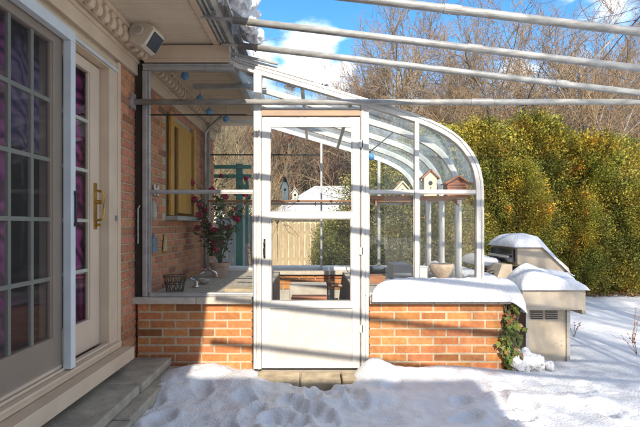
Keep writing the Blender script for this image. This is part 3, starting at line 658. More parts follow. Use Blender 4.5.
# floor and benches
mb = MB()
for i in range(8):
    for j in range(8): mb.box(WX + .02 + i * .35, WX + .02 + i * .35 + .342, GY + .15 + j * .27, GY + .15 + j * .27 + .262, -.1, -.005)
mb.box(WX, 1.38, GY + .02, GB, -.15, -.012)
T(mb.build('greenhouse_floor', 'floor'), kind='structure')
def bench(x0, x1, label, front):
    t = thing('potting_bench', ((x0 + x1) / 2, 5.1, 0), label, 'bench'); yy_ = GY + .18; k = 0
    mb = MB()
    while yy_ < GB - .12: mb.box(x0, x1, yy_, min(yy_ + .135, GB - .1), .545, .575); yy_ += .142
    mb.build('top', 'bench', t, bevel=.002)
    mb = MB(); xf = x1 - .03 if front > 0 else x0; mb.box(xf, xf + .03, GY + .2, GB - .15, .0, .54); mb.build('side_panel', 'darkwood', t)
bench(WX + .04, -.45, 'grey plank potting bench against the house wall', 1)
bench(.36, 1.33, 'grey plank potting bench along the curved glass side', -1)
mb = MB(); mb.box(-.30, .14, 5.62, 5.95, -.01, .47); T(mb.build('concrete_block', 'concrete', bevel=.01), 'large pale concrete block at the back of the greenhouse aisle', 'block')
mb = MB(); mb.box(-.26, .13, 5.25, 5.45, -.01, .385); mb.box(-.23, .10, 5.24, 5.25, .05, .34); T(mb.build('terracotta_planter', 'terracotta', bevel=.012), 'square terracotta planter standing in the greenhouse aisle', 'planter')
t = thing('hose_tap', (.2, 6.1, .6), 'brass tap on a pipe at the rear wall of the greenhouse', 'tap')
mb = MB(); mb.tube([(.32, 5.9, .43), (.20, 5.9, .43), (.20, 5.9, .39)], .014); mb.build('spout', 'rust', t)
mb = MB(); mb.tube([(.20, 5.9, .44), (.20, 5.9, .47)], .008); mb.tube([(.17, 5.9, .47), (.23, 5.9, .47)], .01); mb.build('valve', 'rust', t)
mb = MB(); mb.tube([(.32, 5.9, .0), (.32, 5.9, .44)], .014); mb.build('pipe', 'rust', t)

# shelves
sh = thing('shelf', (.9, 4.1, 1.41), 'brown wooden shelf behind the right front panes', 'shelf')
mb = MB(); mb.box(.42, 1.25, GY + .04, GY + .30, 1.385, 1.412); mb.build('board', 'shelf', sh, bevel=.002)
for x in (.5, 1.18): mb = MB(); mb.prism([(GY + .05, 1.384), (GY + .2, 1.384), (GY + .05, 1.33)], 'x', x, x + .012); mb.build('bracket', 'shelf', sh)
sh = thing('shelf', (0, 6.1, 1.46), 'long thin brown shelf across the back glass', 'shelf')
mb = MB(); mb.box(-1.36, 1.3, GB - .2, GB - .025, 1.470, 1.492); mb.build('board', 'shelf', sh)
for x in (-1.2, 0.0, 1.15): mb = MB(); mb.prism([(GB - .03, 1.469), (GB - .14, 1.469), (GB - .03, 1.42)], 'x', x, x + .012); mb.build('bracket', 'shelf', sh)
def birdhouse(x, y, z, w, d, h, rh, wall, roofm, label, hole=True, ov=.012, perch=True, logs=False):
    t = thing('birdhouse', (x, y, z), label, 'birdhouse')
    mb = MB()
    if logs:
        n = int(h / .022)
        for i in range(n):
            zz = z + .011 + i * h / n; e = .012 if i % 2 else 0
            for yy_ in (y - d / 2, y + d / 2): mb.tube([(x - w / 2 - e, yy_, zz), (x + w / 2 + e, yy_, zz)], .0115, 8)
            for xx in (x - w / 2, x + w / 2): mb.tube([(xx, y - d / 2 - .012, zz), (xx, y + d / 2 + .012, zz)], .0115, 8)
        mb.prism([(x - w / 2, z + h), (x + w / 2, z + h), (x, z + h + rh)], 'y', y - d / 2, y + d / 2)
    else: mb.prism([(x - w / 2, z), (x + w / 2, z), (x + w / 2, z + h), (x, z + h + rh), (x - w / 2, z + h)], 'y', y - d / 2, y + d / 2)
    mb.build('box', wall, t)
    mb = MB(); q = .012
    k = rh / (w / 2); o_ = ov + .01
    for s in (-1, 1):
        xa, za = x + s * (w / 2 + o_), z + h - k * o_; xb, zb = x, z + h + rh
        if s < 0: mb.prism([(xa, za + .002), (xb, zb + .002), (xb, zb + q + .004), (xa, za + q + .002)], 'y', y - d / 2 - ov * 2, y + d / 2 + ov)
        else: mb.prism([(xb, zb + .002), (xa, za + .002), (xa, za + q + .002), (xb, zb + q + .004)], 'y', y - d / 2 - ov * 2, y + d / 2 + ov)
    mb.build('roof', roofm, t)
    if hole:
        mb = MB(); r = min(.018, w * .2); zc = z + h * .68; mb.tube([(x, y - d / 2 - .001, zc), (x, y - d / 2 - .005, zc)], r, 16); mb.build('entrance_hole', 'lens', t)
        if perch: mb = MB(); mb.tube([(x, y - d / 2, zc - r - .02), (x, y - d / 2 - .035, zc - r - .02)], .004, 6); mb.build('perch', roofm, t)
    return t
SZ = 1.413
birdhouse(.742, 4.12, SZ + .018, .10, .09, .045, .055, 'cream', 'cream', 'small low cream birdhouse with wide gable roof on the shelf')
birdhouse(.975, 4.10, SZ, .105, .09, .165, .05, 'cream', 'log', 'tall cream birdhouse with reddish roof on the shelf')
b = birdhouse(1.20, 4.10, SZ, .155, .11, .115, .045, 'log', 'log', 'reddish log cabin birdhouse at the right end of the shelf', logs=True, ov=.02)
birdhouse(-.385, 6.2, 1.493, .085, .085, .20, .10, 'slate', 'slate', 'tall slate blue birdhouse with steep roof on the back shelf', ov=.018)
birdhouse(-.255, 6.2, 1.493, .075, .075, .10, .05, 'white', 'white', 'small white birdhouse with round hole on the back shelf')

# hanging blue ornaments
for (px, py, Y, lb) in ((185, 76, 4.42, 'blue glass ball hanging highest near the house eave'), (200, 99, 4.9, 'blue glass ball hanging just below the front cross pipe'), (209, 112, 5.35, 'blue glass ball hanging third along the house eave'), (226, 119, 5.57, 'blue glass ball hanging nearest the door under the rear tie bar'), (371, 157, 5.3, 'blue glass ball hanging to the right of the door')):
    x, y, z = PX(px, py, Y); t = thing('hanging_ball', (x, y, z), lb, 'ornament', 'blue balls hanging inside the greenhouse'); r = .038
    mb = MB(); mb.lathe([(.001, -r)] + [(r * math.cos(a), r * math.sin(a)) for a in [R(d) for d in range(-70, 71, 14)]] + [(.008, r), (.008, r + .012), (.001, r + .013)], (x, y, z), 18); mb.build('ball', 'blue', t, smooth=True)
    zt = 2.62 if x < -.7 else roof_z(x) - .02
    mb = MB(); mb.tube([(x, y, z + r), (x, y, zt)], .002, 5); mb.build('cord', 'black', t)

# objects on the benches
BZ = .576
t = thing('bench_faucet', (-1.2, 4.75, BZ), 'chrome swan neck faucet on the left bench', 'faucet')
fx, fy = -1.14, 4.60
mb = MB(); mb.lathe([(.035, 0), (.035, .012), (.02, .02), (.016, .06), (.001, .065)], (fx, fy, BZ), 16); mb.build('base', 'chrome', t, smooth=True)
mb = MB(); mb.tube([(fx, fy, BZ + .05), (fx + .02, fy, BZ + .12), (fx + .07, fy - .0, BZ + .155), (fx + .14, fy, BZ + .16), (fx + .19, fy, BZ + .14), (fx + .20, fy, BZ + .10)], .012, 10); mb.build('spout', 'chrome', t, smooth=True)
mb = MB(); mb.tube([(fx, fy, BZ + .06), (fx - .05, fy - .02, BZ + .09)], .008, 8); mb.build('lever', 'chrome', t)
t = thing('wire_basket', (-1.26, 4.2, BZ), 'dark wire basket on the left bench by the house wall', 'basket')
for nm, zt, r in (('rim', .15, .10), ('middle_ring', .08, .085), ('base_ring', .006, .07)):
    mb = MB(); mb.tube([(-1.24 + r * math.cos(a), 4.25 + r * math.sin(a), BZ + zt) for a in [R(d) for d in range(0, 361, 20)]], .004, 5); mb.build(nm, 'basket', t)
mb = MB()
for d in range(0, 360, 30):
    a = R(d); b2 = R(d + 22); mb.tube([(-1.24 + .07 * math.cos(a), 4.25 + .07 * math.sin(a), BZ + .005), (-1.24 + .1 * math.cos(b2), 4.25 + .1 * math.sin(b2), BZ + .15)], .003, 5)
    mb.tube([(-1.24 + .07 * math.cos(b2), 4.25 + .07 * math.sin(b2), BZ + .005), (-1.24 + .1 * math.cos(a), 4.25 + .1 * math.sin(a), BZ + .15)], .003, 5)
mb.build('wires', 'basket', t)
mb = MB(); mb.lathe([(.03, 0), (.055, .03), (.06, .055), (.052, .055), (.03, .02), (.001, .015)], (-1.12, 4.85, BZ), 18); T(mb.build('bowl', 'concrete', smooth=True), 'shallow pale dish beside the faucet on the left bench', 'bowl')
for (x0, x1, y0_, y1_, h, m, lb, cat, nm) in ((-.62, -.50, 4.25, 4.5, .03, 'fence', 'short pale wooden board at the front corner of the left bench', 'board', 'loose_board'),):
    mb = MB(); mb.box(x0, x1, y0_, y1_, BZ, BZ + h); T(mb.build(nm, m), lb, cat)
mb = MB(); mb.box(-.78, -.50, 4.14, 4.30, BZ, BZ + .045); T(mb.build('brick_stack', 'sunstone', bevel=.004), 'row of buff paving bricks at the front of the left bench', 'brick')
mb = MB(); mb.box(.47, .72, 4.9, 5.2, BZ, BZ + .07); T(mb.build('wooden_crate', 'shelf', bevel=.004), 'flat brown wooden tray on the right bench', 'tray')
mb = MB(); mb.tube([(.62, 5.9, BZ + .05), (.9, 5.8, BZ + .06), (1.2, 5.6, BZ + .06)], .05, 10); T(mb.build('rolled_mat', 'slate', smooth=True), 'rolled grey blue mat lying on the right bench', 'mat')
mb = MB(); mb.box(.86, .97, 4.13, 4.24, BZ, BZ + .225); mb.box(.855, .975, 4.125, 4.245, BZ + .226, BZ + .24); T(mb.build('white_canister', 'white', bevel=.008), 'square white canister on the right bench beside the mullion', 'canister')
mb = MB(); mb.lathe([(.06, 0), (.055, .02), (.045, .05), (.06, .08), (.095, .105), (.105, .13), (.10, .145), (.08, .14), (.05, .10), (.001, .09)], (1.10, 4.17, 0), 24); mb.v = [(x, y, BZ + z * 1.8) for x, y, z in mb.v]
mb.v = [(x + .010 * noise.noise(Vector((x * 40, y * 40, z * 40))), y + .010 * noise.noise(Vector((x * 40 + 9, y * 40, z * 40))), z) for x, y, z in mb.v]
T(mb.build('stone_urn', 'carved', smooth=True), 'carved tan stone urn behind the snowy coping', 'urn')
mb = MB(); mb.box(.84, 1.05, 5.2, 5.6, BZ, BZ + .17); T(mb.build('storage_box', 'slate', bevel=.01), 'dark blue grey box at the back of the right bench', 'box')

# tags on the wall inside
t = WX + .012
mb = MB()
for s in (-1, 1):
    mb.prism([(4.42, 1.50), (4.42 + s * .05, 1.55), (4.42 + s * .075, 1.53), (4.42 + s * .06, 1.49), (4.42 + s * .065, 1.45), (4.42 + s * .03, 1.44)] if s > 0 else [(4.42, 1.50), (4.39, 1.44), (4.355, 1.45), (4.36, 1.49), (4.345, 1.53), (4.37, 1.55)], 'x', t, t + .006)
T(mb.build('butterfly_plaque', 'white'), 'pale butterfly shaped plaque on the inner brick wall', 'plaque')
M['steelblue'] = mat('steel_blue', (.16, .22, .28)); M['straw'] = mat('straw_yellow', (.50, .42, .20))
mb = MB(); mb.box(t, t + .02, 4.28, 4.40, .92, 1.06); mb.tube([(t + .005, 4.34, 1.06), (t + .005, 4.34, 1.10)], .01, 8); T(mb.build('mitt', 'steelblue', bevel=.015), 'grey blue pad hanging on the inner brick wall', 'pad')
mb = MB(); mb.prism([(4.62, .92), (4.72, .92), (4.70, 1.02), (4.68, 1.09), (4.66, 1.09), (4.64, 1.02)], 'x', t, t + .012); T(mb.build('paper_tag', 'straw'), 'straw yellow tag hanging on the inner brick wall', 'tag')
mb = MB(); mb.lathe([(.03, 0), (.036, .05), (.03, .12), (.015, .16), (.001, .17)], (WX + .05, 4.22, 1.22), 12); T(mb.build('hanging_bell', 'concrete', smooth=True), 'small pale bell shaped pot hung on the inner brick wall', 'pot')

# potted roses
pot = thing('potted_rose', (-1.08, 5.6, BZ), 'potted plant with red roses on the left bench', 'plant')
cx, cy = -1.10, 5.55
mb = MB(); mb.lathe([(.085, 0), (.105, .12), (.118, .125), (.122, .165), (.108, .165), (.10, .14), (.001, .135)], (cx, cy, BZ), 20); mb.build('pot', 'pot', pot, smooth=False)
rr = random.Random(11)
def leafquads(n, fn, size, rr):
    mb = MB()
    for _ in range(n):
        c = Vector(fn()); d = Vector((rr.gauss(0, 1), rr.gauss(0, 1), rr.gauss(0, .6))).normalized(); e = d.cross(Vector((rr.gauss(0, 1), rr.gauss(0, 1), rr.gauss(0, 1)))).normalized(); s_ = size * rr.uniform(.6, 1.3)
        k = rr.uniform(.6, 1.3); mb.cc = (k, k, k * .9)
        mb.add([c - d * s_, c - e * s_ * .45 - d * s_ * .1, c + d * s_, c + e * s_ * .45 - d * s_ * .1 + d.cross(e) * s_ * .15], [(0, 1, 2), (0, 2, 3)])
    return mb
stems = MB(); tips = []
for i in range(13):
    a = rr.uniform(0, 6.28); p = Vector((cx, cy, BZ + .12)); L_ = rr.uniform(.4, 1.08); pts = [p]
    for k in range(6):
        p = p + Vector((math.cos(a) * .035 * (1 + k * .2), math.sin(a) * .02, L_ / 6)) + Vector((rr.gauss(0, .015), rr.gauss(0, .01), 0)); pts.append(p)
    stems.tube(pts, [.006 - .0006 * k for k in range(7)], 5); tips.append(pts)
stems.build('stems', 'leaf', pot)
def onstem():
    p = rr.choice(tips); q = rr.uniform(.25, 1) * 6; i = min(int(q), 5); v = p[i].lerp(p[i + 1], q - i); return v + Vector((rr.gauss(0, .03), rr.gauss(0, .03), rr.gauss(0, .02)))
leafquads(800, onstem, .03, rr).build('leaves', 'leaf', pot)
def rose(c, r):
    mb = MB()
    for k in range(26):
        d = Vector((rr.gauss(0, 1), rr.gauss(0, 1), rr.gauss(0, .8))).normalized(); e = d.cross(Vector((rr.gauss(0, 1), rr.gauss(0, 1), rr.gauss(0, 1)))).normalized(); f = d.cross(e); q = r * rr.uniform(.5, 1); w = r * .42
        o_ = c + d * q * .8
        mb.add([o_ - e * w - d * w * .3, o_ - f * w, o_ + e * w + d * w * .3, o_ + f * w], [(0, 1, 2), (0, 2, 3)])
    return mb
for p in tips + [tt[4] for tt in tips[:7]] + [tt[3] for tt in tips[:3]]:
    c = (p[-1] if isinstance(p, list) else p) + Vector((rr.gauss(0, .02), rr.gauss(0, .02), 0)); rose(c, rr.uniform(.035, .06)).build('flower', 'petal', pot)

# ---------------------------------------------------------------- pipe frame overhead
aw = thing('pipe_frame', (3.0, 3.8, 0), 'overhead frame of galvanised pipes running from the house eave across the patio', 'frame')
PYS = [3.80, 3.32, 2.80, 2.23, 1.66, 1.09, .52, -.05]
for i, y in enumerate(PYS):
    xl = -.55 if i else -.60
    z0 = 2.52 - .12 * xl
    if i == 1: xl = -.565
    mb = MB(); mb.tube([(xl, y, 2.52 - .118 * xl), (.6, y, 2.52 - .118 * .6), (1.8, y, 2.52 - .118 * 1.8 - .003), (3.02, y, 2.52 - .118 * 3.02)], .0245, 16); mb.build('pole', 'galv', aw, smooth=True)
for i, (y, x) in enumerate(((3.80, 1.9), (3.32, 1.05), (2.80, .75))):
    z = 2.52 - .118 * x; mb = MB(); mb.tube([(x, y, z), (x + .10, y, z - .0118)], .0285, 16); mb.tube([(x + .03, y, z - .03), (x + .03, y, z - .038)], .006, 8); mb.build('coupling', 'galv', aw)
mb = MB(); mb.tube([(1.25, 3.85, 2.157), (1.42, 3.85, 2.1575)], .0275, 16); mb.build('coupling', 'gutter', aw)
mb = MB(); mb.tube([(WX + .01, 3.85, 2.158), (.8, 3.85, 2.156), (3.0, 3.85, 2.160)], .0235, 16); mb.build('cross_pole', 'galv', aw, smooth=True)
mb = MB(); mb.tube([(WX, 3.85, 2.158), (WX + .02, 3.85, 2.158)], .05, 16); mb.box(WX + .005, WX + .03, 3.82, 3.88, 2.10, 2.22); mb.build('wall_flange', 'gutter', aw)
mb = MB(); mb.tube([(3.0, -.2, 2.118), (3.0, 4.0, 2.118)], .0245, 12); mb.tube([(3.10, -.2, 2.14), (3.10, 4.0, 2.14)], .018, 12); mb.build('side_beam', 'galv', aw, smooth=True)
for y in (-.1, 3.92): mb = MB(); mb.tube([(3.05, y, -.1), (3.05, y, 2.11)], .03, 12); mb.build('post', 'galv', aw, smooth=True)
mb = MB()
for y in (3.80, 3.32): mb.tube([(-.58, y - .01, 2.66), (-.50, y - .01, 2.60), (-.47, y, 2.54)], .006, 6); mb.tube([(-.74, y, 2.60), (-.5, y, 2.59)], .012, 8)
mb.build('bracket', 'gutter', aw)

# ---------------------------------------------------------------- speaker under the eave
sp = thing('outdoor_speaker', (-1.28, 3.62, 2.5), 'beige outdoor speaker with dark grille bracketed to the cornice', 'speaker')
rot = Matrix.Rotation(R(-20), 3, 'Z') @ Matrix.Rotation(R(28), 3, 'Y') @ Matrix.Rotation(R(-12), 3, 'X')
C = Vector(PX(145, 38, 3.55))
mb = MB()
prof = [(-.10, -.085), (.07, -.085), (.10, -.06), (.10, .07), (.075, .09), (-.06, .09), (-.10, .06)]
mb.prism(prof, 'y', -.075, .075); mb.v = [tuple(rot @ Vector(v) + C) for v in mb.v]; mb.build('cabinet', 'plastic', sp, bevel=.012)
mb = MB(); mb.prism([(-.03, -.058), (.03, -.058), (.03, .058), (-.03, .058)], 'x', .0, .006) if False else mb.box(.101, .108, -.058, .058, -.06, .06); mb.v = [tuple(rot @ Vector(v) + C) for v in mb.v]; mb.build('grille', 'grille', sp, bevel=.004)
mb = MB(); mb.tube([(-.01, -.076, .01), (-.01, -.088, .01)], .042, 24); mb.v = [tuple(rot @ Vector(v) + C) for v in mb.v]; mb.build('knob', 'plastic', sp, bevel=.004)
mb = MB(); mb.tube([(-.01, -.089, .01), (-.01, -.091, .01)], .030, 24); mb.v = [tuple(rot @ Vector(v) + C) for v in mb.v]; mb.build('knob_ring', 'coping', sp)
mb = MB(); mb.box(C.x - .10, C.x - .03, C.y - .03, C.y + .03, C.z + .07, 2.641); mb.build('bracket', 'plastic', sp, bevel=.005)

# ---------------------------------------------------------------- gas grill
gr = thing('gas_grill', (2.05, 4.6, 0), 'tan gas grill cart with sloping hood under snow right of the greenhouse', 'grill')
mb = MB(); mb.box(1.885, 2.24, 4.28, 5.3, -.05, .60); mb.build('cart', 'tan_panel', gr, bevel=.004)
mb = MB(); mb.box(2.236, 2.268, 4.262, 4.31, -.08, .60); mb.box(1.872, 1.90, 4.262, 4.30, -.08, .60); mb.build('leg', 'steel', gr, bevel=.003)
mb = MB()
for k in range(2):
    for j in range(4):
        x0 = 1.925 + k * .13; z = .335 + j * .020; mb.box(x0, x0 + .105, 4.270, 4.281, z, z + .010)
mb.build('vent_slots', 'lens', gr)
mb = MB()
for k in range(2):
    for j in range(4):
        x0 = 1.925 + k * .13; z = .335 + j * .020; mb.box(x0 - .003, x0 + .108, 4.262, 4.2695, z + .010, z + .0145)
mb.build('vent_louvres', 'tan_panel', gr)
mb = MB()
for z in (.10, .14, .36, .41): mb.tube([(2.20, 4.28, z), (2.20, 4.274, z)], .005, 8)
for z in (.12, .40): mb.tube([(2.15, 4.28, z), (2.15, 4.274, z)], .004, 8)
mb.build('screw', 'steel', gr)
mb = MB(); mb.box(1.78, 2.30, 4.12, 4.42, .44, .635); mb.build('side_shelf', 'tan_panel', gr, bevel=.006)
mb = MB(); mb.box(2.302, 2.335, 4.14, 4.44, .40, .61); mb.build('shelf_end', 'tan_panel', gr, bevel=.004)
mb = MB(); mb.box(1.86, 2.36, 4.43, 5.25, .60, .735); mb.build('firebox', 'steel', gr, bevel=.004)
hp = [(1.905, .735), (2.40, .735), (2.36, .79), (2.16, .985), (1.92, 1.0), (1.89, .955)]
hp = [(1.90, .80), (2.40, .72), (2.38, .77), (2.15, .975), (1.92, 1.0), (1.895, .96)]
mb = MB(); mb.prism(hp, 'y', 4.50, 5.15); mb.build('hood', 'tan_panel', gr, bevel=.006)
mb = MB(); mb.box(1.868, 1.895, 4.55, 5.10, .82, .94); mb.build('hood_opening', 'lens', gr)
mb = MB(); mb.tube([(1.84, 4.58, .87), (1.84, 5.08, .87)], .012, 8); mb.tube([(1.84, 4.62, .87), (1.89, 4.62, .87)], .008, 6); mb.tube([(1.84, 5.04, .87), (1.89, 5.04, .87)], .008, 6); mb.build('hood_handle', 'steel', gr)
mb = MB(); mb.prism([(1.70, .63), (1.86, .63), (1.86, .80), (1.76, .80)], 'y', 4.52, 5.2); mb.build('control_panel', 'tan_panel', gr, bevel=.004)
for y in (4.65, 4.85, 5.05): mb = MB(); mb.tube([(1.73, y, .715), (1.69, y, .71)], .022, 12); mb.build('knob', 'black', gr)
snow_cap('snow_mound', 1.765, 2.345, 4.09, 4.47, lambda x, y: .632 + (.03 if y > 4.3 else 0), .115, 'snow piled on the side shelf of the grill', seed=21, p=5, shape=lambda x, y: .55 + .75 * max(0, min(1, (2.35 - x) / .45)), lump=.2, droop=.01)
def hoodz(x, y):
    return 1.0 if x < 2.12 else 1.0 - (x - 2.12) * .95 if x < 2.4 else .735
snow_cap('snow_mound', 1.86, 2.42, 4.47, 5.18, lambda x, y: hoodz(x, y) - .01, .10, 'rounded snow covering the grill hood', seed=25, p=4, lump=.15, droop=.02, shape=lambda x, y: 1.0 if x < 2.05 else max(.25, 1 - (x - 2.05) * 2.4))
snow_cap('snow_mound', 1.62, 1.86, 4.75, 5.4, lambda x, y: .78, .08, 'small snow heap behind the grill control panel', seed=29, p=4)

# snow clods against the wall end
rr = random.Random(4)
for i, (x, y, s_, zz) in enumerate(((1.72, 3.95, .07, .03), (1.80, 3.97, .055, .02), (1.66, 3.92, .05, .02), (1.74, 3.98, .05, .09), (1.87, 3.98, .04, .01), (1.68, 4.0, .045, .08), (1.78, 3.93, .05, .05), (1.84, 3.95, .035, .06), (1.63, 3.90, .04, .06), (1.92, 3.93, .03, .02))):
    s_ *= 1.2
    mb = MB(); n1, n2 = 14, 8; vs = []
    for j in range(n2 + 1):
        ph = math.pi * j / n2
        for k in range(n1):
            a = 2 * math.pi * k / n1; d = Vector((math.sin(ph) * math.cos(a), math.sin(ph) * math.sin(a), math.cos(ph))); q = s_ * (1 + .8 * noise.noise(d * 2.4 + Vector((i * 5, 0, 0)))); vs.append(Vector((x, y, zz)) + d * q)
    mb.add(vs, [(j * n1 + k, j * n1 + (k + 1) % n1, (j + 1) * n1 + (k + 1) % n1, (j + 1) * n1 + k) for j in range(n2) for k in range(n1)])
    T(mb.build('snow_clod', 'snow', smooth=True), 'broken clod of snow heaped at the ivy foot', 'snow', 'snow clods at the ivy')

# ivy at the wall corner
iv = thing('ivy', (1.58, 3.93, 0), 'green and brown ivy climbing the right end of the brick wall', 'ivy')
rr = random.Random(8); pts = []
def ivp():
    z = rr.uniform(0, .56); w = .07 + .035 * math.sin(z * 9) + .02 * z; x = 1.60 + rr.gauss(0, 1) * w * .45 + (.02 if z > .45 else 0)
    y = 3.89 - abs(rr.gauss(0, .018)) if x < 1.57 else 3.89 + rr.uniform(-.02, .22)
    return (x, y, z)
mb = MB()
for _ in range(520):
    c = Vector(ivp()); nrm = Vector((rr.gauss(.1, .4), -1, rr.gauss(.3, .4))).normalized(); u = nrm.cross(Vector((rr.gauss(0, .5), 0, 1))).normalized(); v = nrm.cross(u); s_ = rr.uniform(.014, .03)
    k = rr.uniform(.5, 1.5); g_ = rr.random(); mb.cc = (k * (1.5 if g_ > .85 else .9), k * (.6 if g_ > .85 else 1.0), k * .8)
    P = [(0, -1), (.55, -.75), (1, -.1), (.45, .1), (0, 1.0), (-.45, .1), (-1, -.1), (-.55, -.75)]
    mb.add([c + u * (a * s_) + v * (b_ * s_) + nrm * (.004 * abs(a)) for a, b_ in P], [(0, 1, 2, 3), (0, 3, 4), (0, 4, 5), (0, 5, 6, 7)])
mb.build('leaves', 'ivy', iv)
mb = MB()
for i in range(9):
    p = Vector((1.555 + rr.uniform(-.04, .08), 3.908, 0)); q = [p.copy()]
    for k in range(8): p = p + Vector((rr.gauss(0, .014), 0, .065)); q.append(p.copy())
    mb.tube(q, .0035, 4)
mb.build('stems', 'bark', iv)

# ---------------------------------------------------------------- garden behind
tr = thing('trellis', (-1.2, 7.2, 0), 'teal painted wooden trellis outside the rear glass', 'trellis')
mb = MB(); mb.box(-1.185, -1.09, 7.2, 7.28, -.1, 2.10); mb.build('post', 'teal', tr)
mb = MB(); mb.box(-1.85, -1.76, 7.2, 7.28, -.1, 2.10); mb.build('post', 'teal', tr)
for z in (2.02, 1.88): mb = MB(); mb.box(-1.95, -.95, 7.17, 7.198, z, z + .055); mb.build('crossbar', 'teal', tr)
mb = MB(); mb.box(-1.12, -1.0, 7.17, 7.30, 1.72, 1.78); mb.box(-1.045, -1.0, 7.2, 7.26, .9, 1.85); mb.build('brace', 'teal', tr)
def pickets(name, x0, x1, y, zt, w, gap, m, label, tilt=0, pointed=True, z0=-.15, seed=1, y1=None, cat='fence'):
    t = thing(name, ((x0 + x1) / 2, y, z0), label, cat); rr = random.Random(seed); x = x0; k = 0; mb = MB()
    y1 = y if y1 is None else y1
    while x < x1:
        yy_ = y + (y1 - y) * (x - x0) / (x1 - x0)
        h = zt + rr.uniform(-.02, .02); tl = tilt + rr.uniform(-.01, .01) if tilt else rr.uniform(-.004, .004)
        top = [(x + w + tl * h, h), (x + w / 2 + tl * h, h + w * .6), (x + tl * h, h)] if pointed else [(x + w + tl * h, h), (x + tl * h, h)]
        mb.prism([(x, z0), (x + w, z0)] + top, 'y', yy_, yy_ + .02); x += w + gap
    mb.build('pickets', m, t)
    if y1 == y:
        for z in (zt * .25, zt * .8): mb = MB(); mb.box(x0, x1, y + .021, y + .06, z, z + .07); mb.build('rail', m, t)
    return t
pickets('picket_fence', -3.4, 2.6, 12, 1.20, .125, .012, 'fence', 'weathered tan picket fence across the back garden', seed=2)
pickets('board_screen', -1.60, -1.20, 7.7, 1.30, .09, .006, 'pale_wood', 'whitewashed board panel behind the potted roses', pointed=False)
pickets('old_gate', -1.22, -.85, 8.0, 1.32, .06, .035, 'grey_wood', 'dark silvered picket gate leaning beside the teal trellis', tilt=-.06, cat='gate')
# snow roofed garden shed
gs = thing('garden_shed', (0, 16.5, 0), 'low garden shed with snow covered hip roof beyond the picket fence', 'shed')
mb = MB(); mb.box(-1.15, 1.5, 15.2, 17.8, -.2, 1.50); mb.build('wall', 'cream', gs)
mb = MB(); e = [(-1.45, 14.9, 1.47), (1.8, 14.9, 1.47), (1.8, 18.1, 1.47), (-1.45, 18.1, 1.47)]; r_ = [(-.0, 16.5, 2.42), (1.1, 16.5, 2.42)]
lo = [(x, y, z) for x, y, z in e] + r_; hi = [(x, y, z + .1) for x, y, z in e] + [(x, y, z + .12) for x, y, z in r_]
mb.add(lo, [(0, 1, 5, 4), (1, 2, 5), (2, 3, 4, 5), (3, 0, 4), (3, 2, 1, 0)]); mb.build('roof', 'shingle', gs)
mb = MB(); mb.add([(x, y, z + .012) for x, y, z in lo] + hi, [(6, 7, 11, 10), (7, 8, 11), (8, 9, 10, 11), (9, 6, 10), (0, 1, 7, 6), (1, 2, 8, 7), (2, 3, 9, 8), (3, 0, 6, 9)]); T(mb.build('roof_snow', 'snow', gs), 'smooth white snow layer')
# neighbouring houses behind the hedge
def nb_house(x0, x1, y0, y1, ze, zr, label, wins):
    t = thing('neighbour_house', ((x0 + x1) / 2, (y0 + y1) / 2, 0), label, 'house')
    mb = MB(); mb.prism([(x0, -.3), (x1, -.3), (x1, ze), ((x0 + x1) / 2, zr - .1), (x0, ze)], 'y', y0, y1); mb.build('wall', 'houseboard', t)
    xm = (x0 + x1) / 2; k = (zr - ze) / (xm - x0); o_ = .4; mb = MB()
    mb.prism([(x0 - o_, ze - k * o_), (xm, zr), (x1 + o_, ze - k * o_), (x1 + o_, ze - k * o_ + .25), (xm, zr + .28), (x0 - o_, ze - k * o_ + .25)], 'y', y0 - .4, y1 + .4); mb.build('snowy_roof', 'snow', t)
    for (wx, wz, ww, wh) in wins:
        w = MB(); w.box(wx - ww / 2 - .1, wx + ww / 2 + .1, y0 - .05, y0 - .003, wz - .1, wz + wh + .1); f = w.build('window', 'white', t)
        w = MB(); w.box(wx - ww / 2, wx - .03, y0 - .07, y0 - .052, wz, wz + wh); w.box(wx + .03, wx + ww / 2, y0 - .07, y0 - .052, wz, wz + wh); w.build('glazing', 'lens', f)
nb_house(19.5, 28, 30, 40, 5.2, 7.0, 'white boarded house glimpsed through trees at the right edge', [(21, 3.6, .9, 1.4), (23.5, 3.6, .9, 1.4), (26, 3.6, .9, 1.4), (21, .8, .9, 1.5)])
nb_house(11.2, 14.8, 28, 36, 4.6, 6.3, 'pale house whose snowy gable shows just above the hedge', [(13, 4.2, .7, .9)])

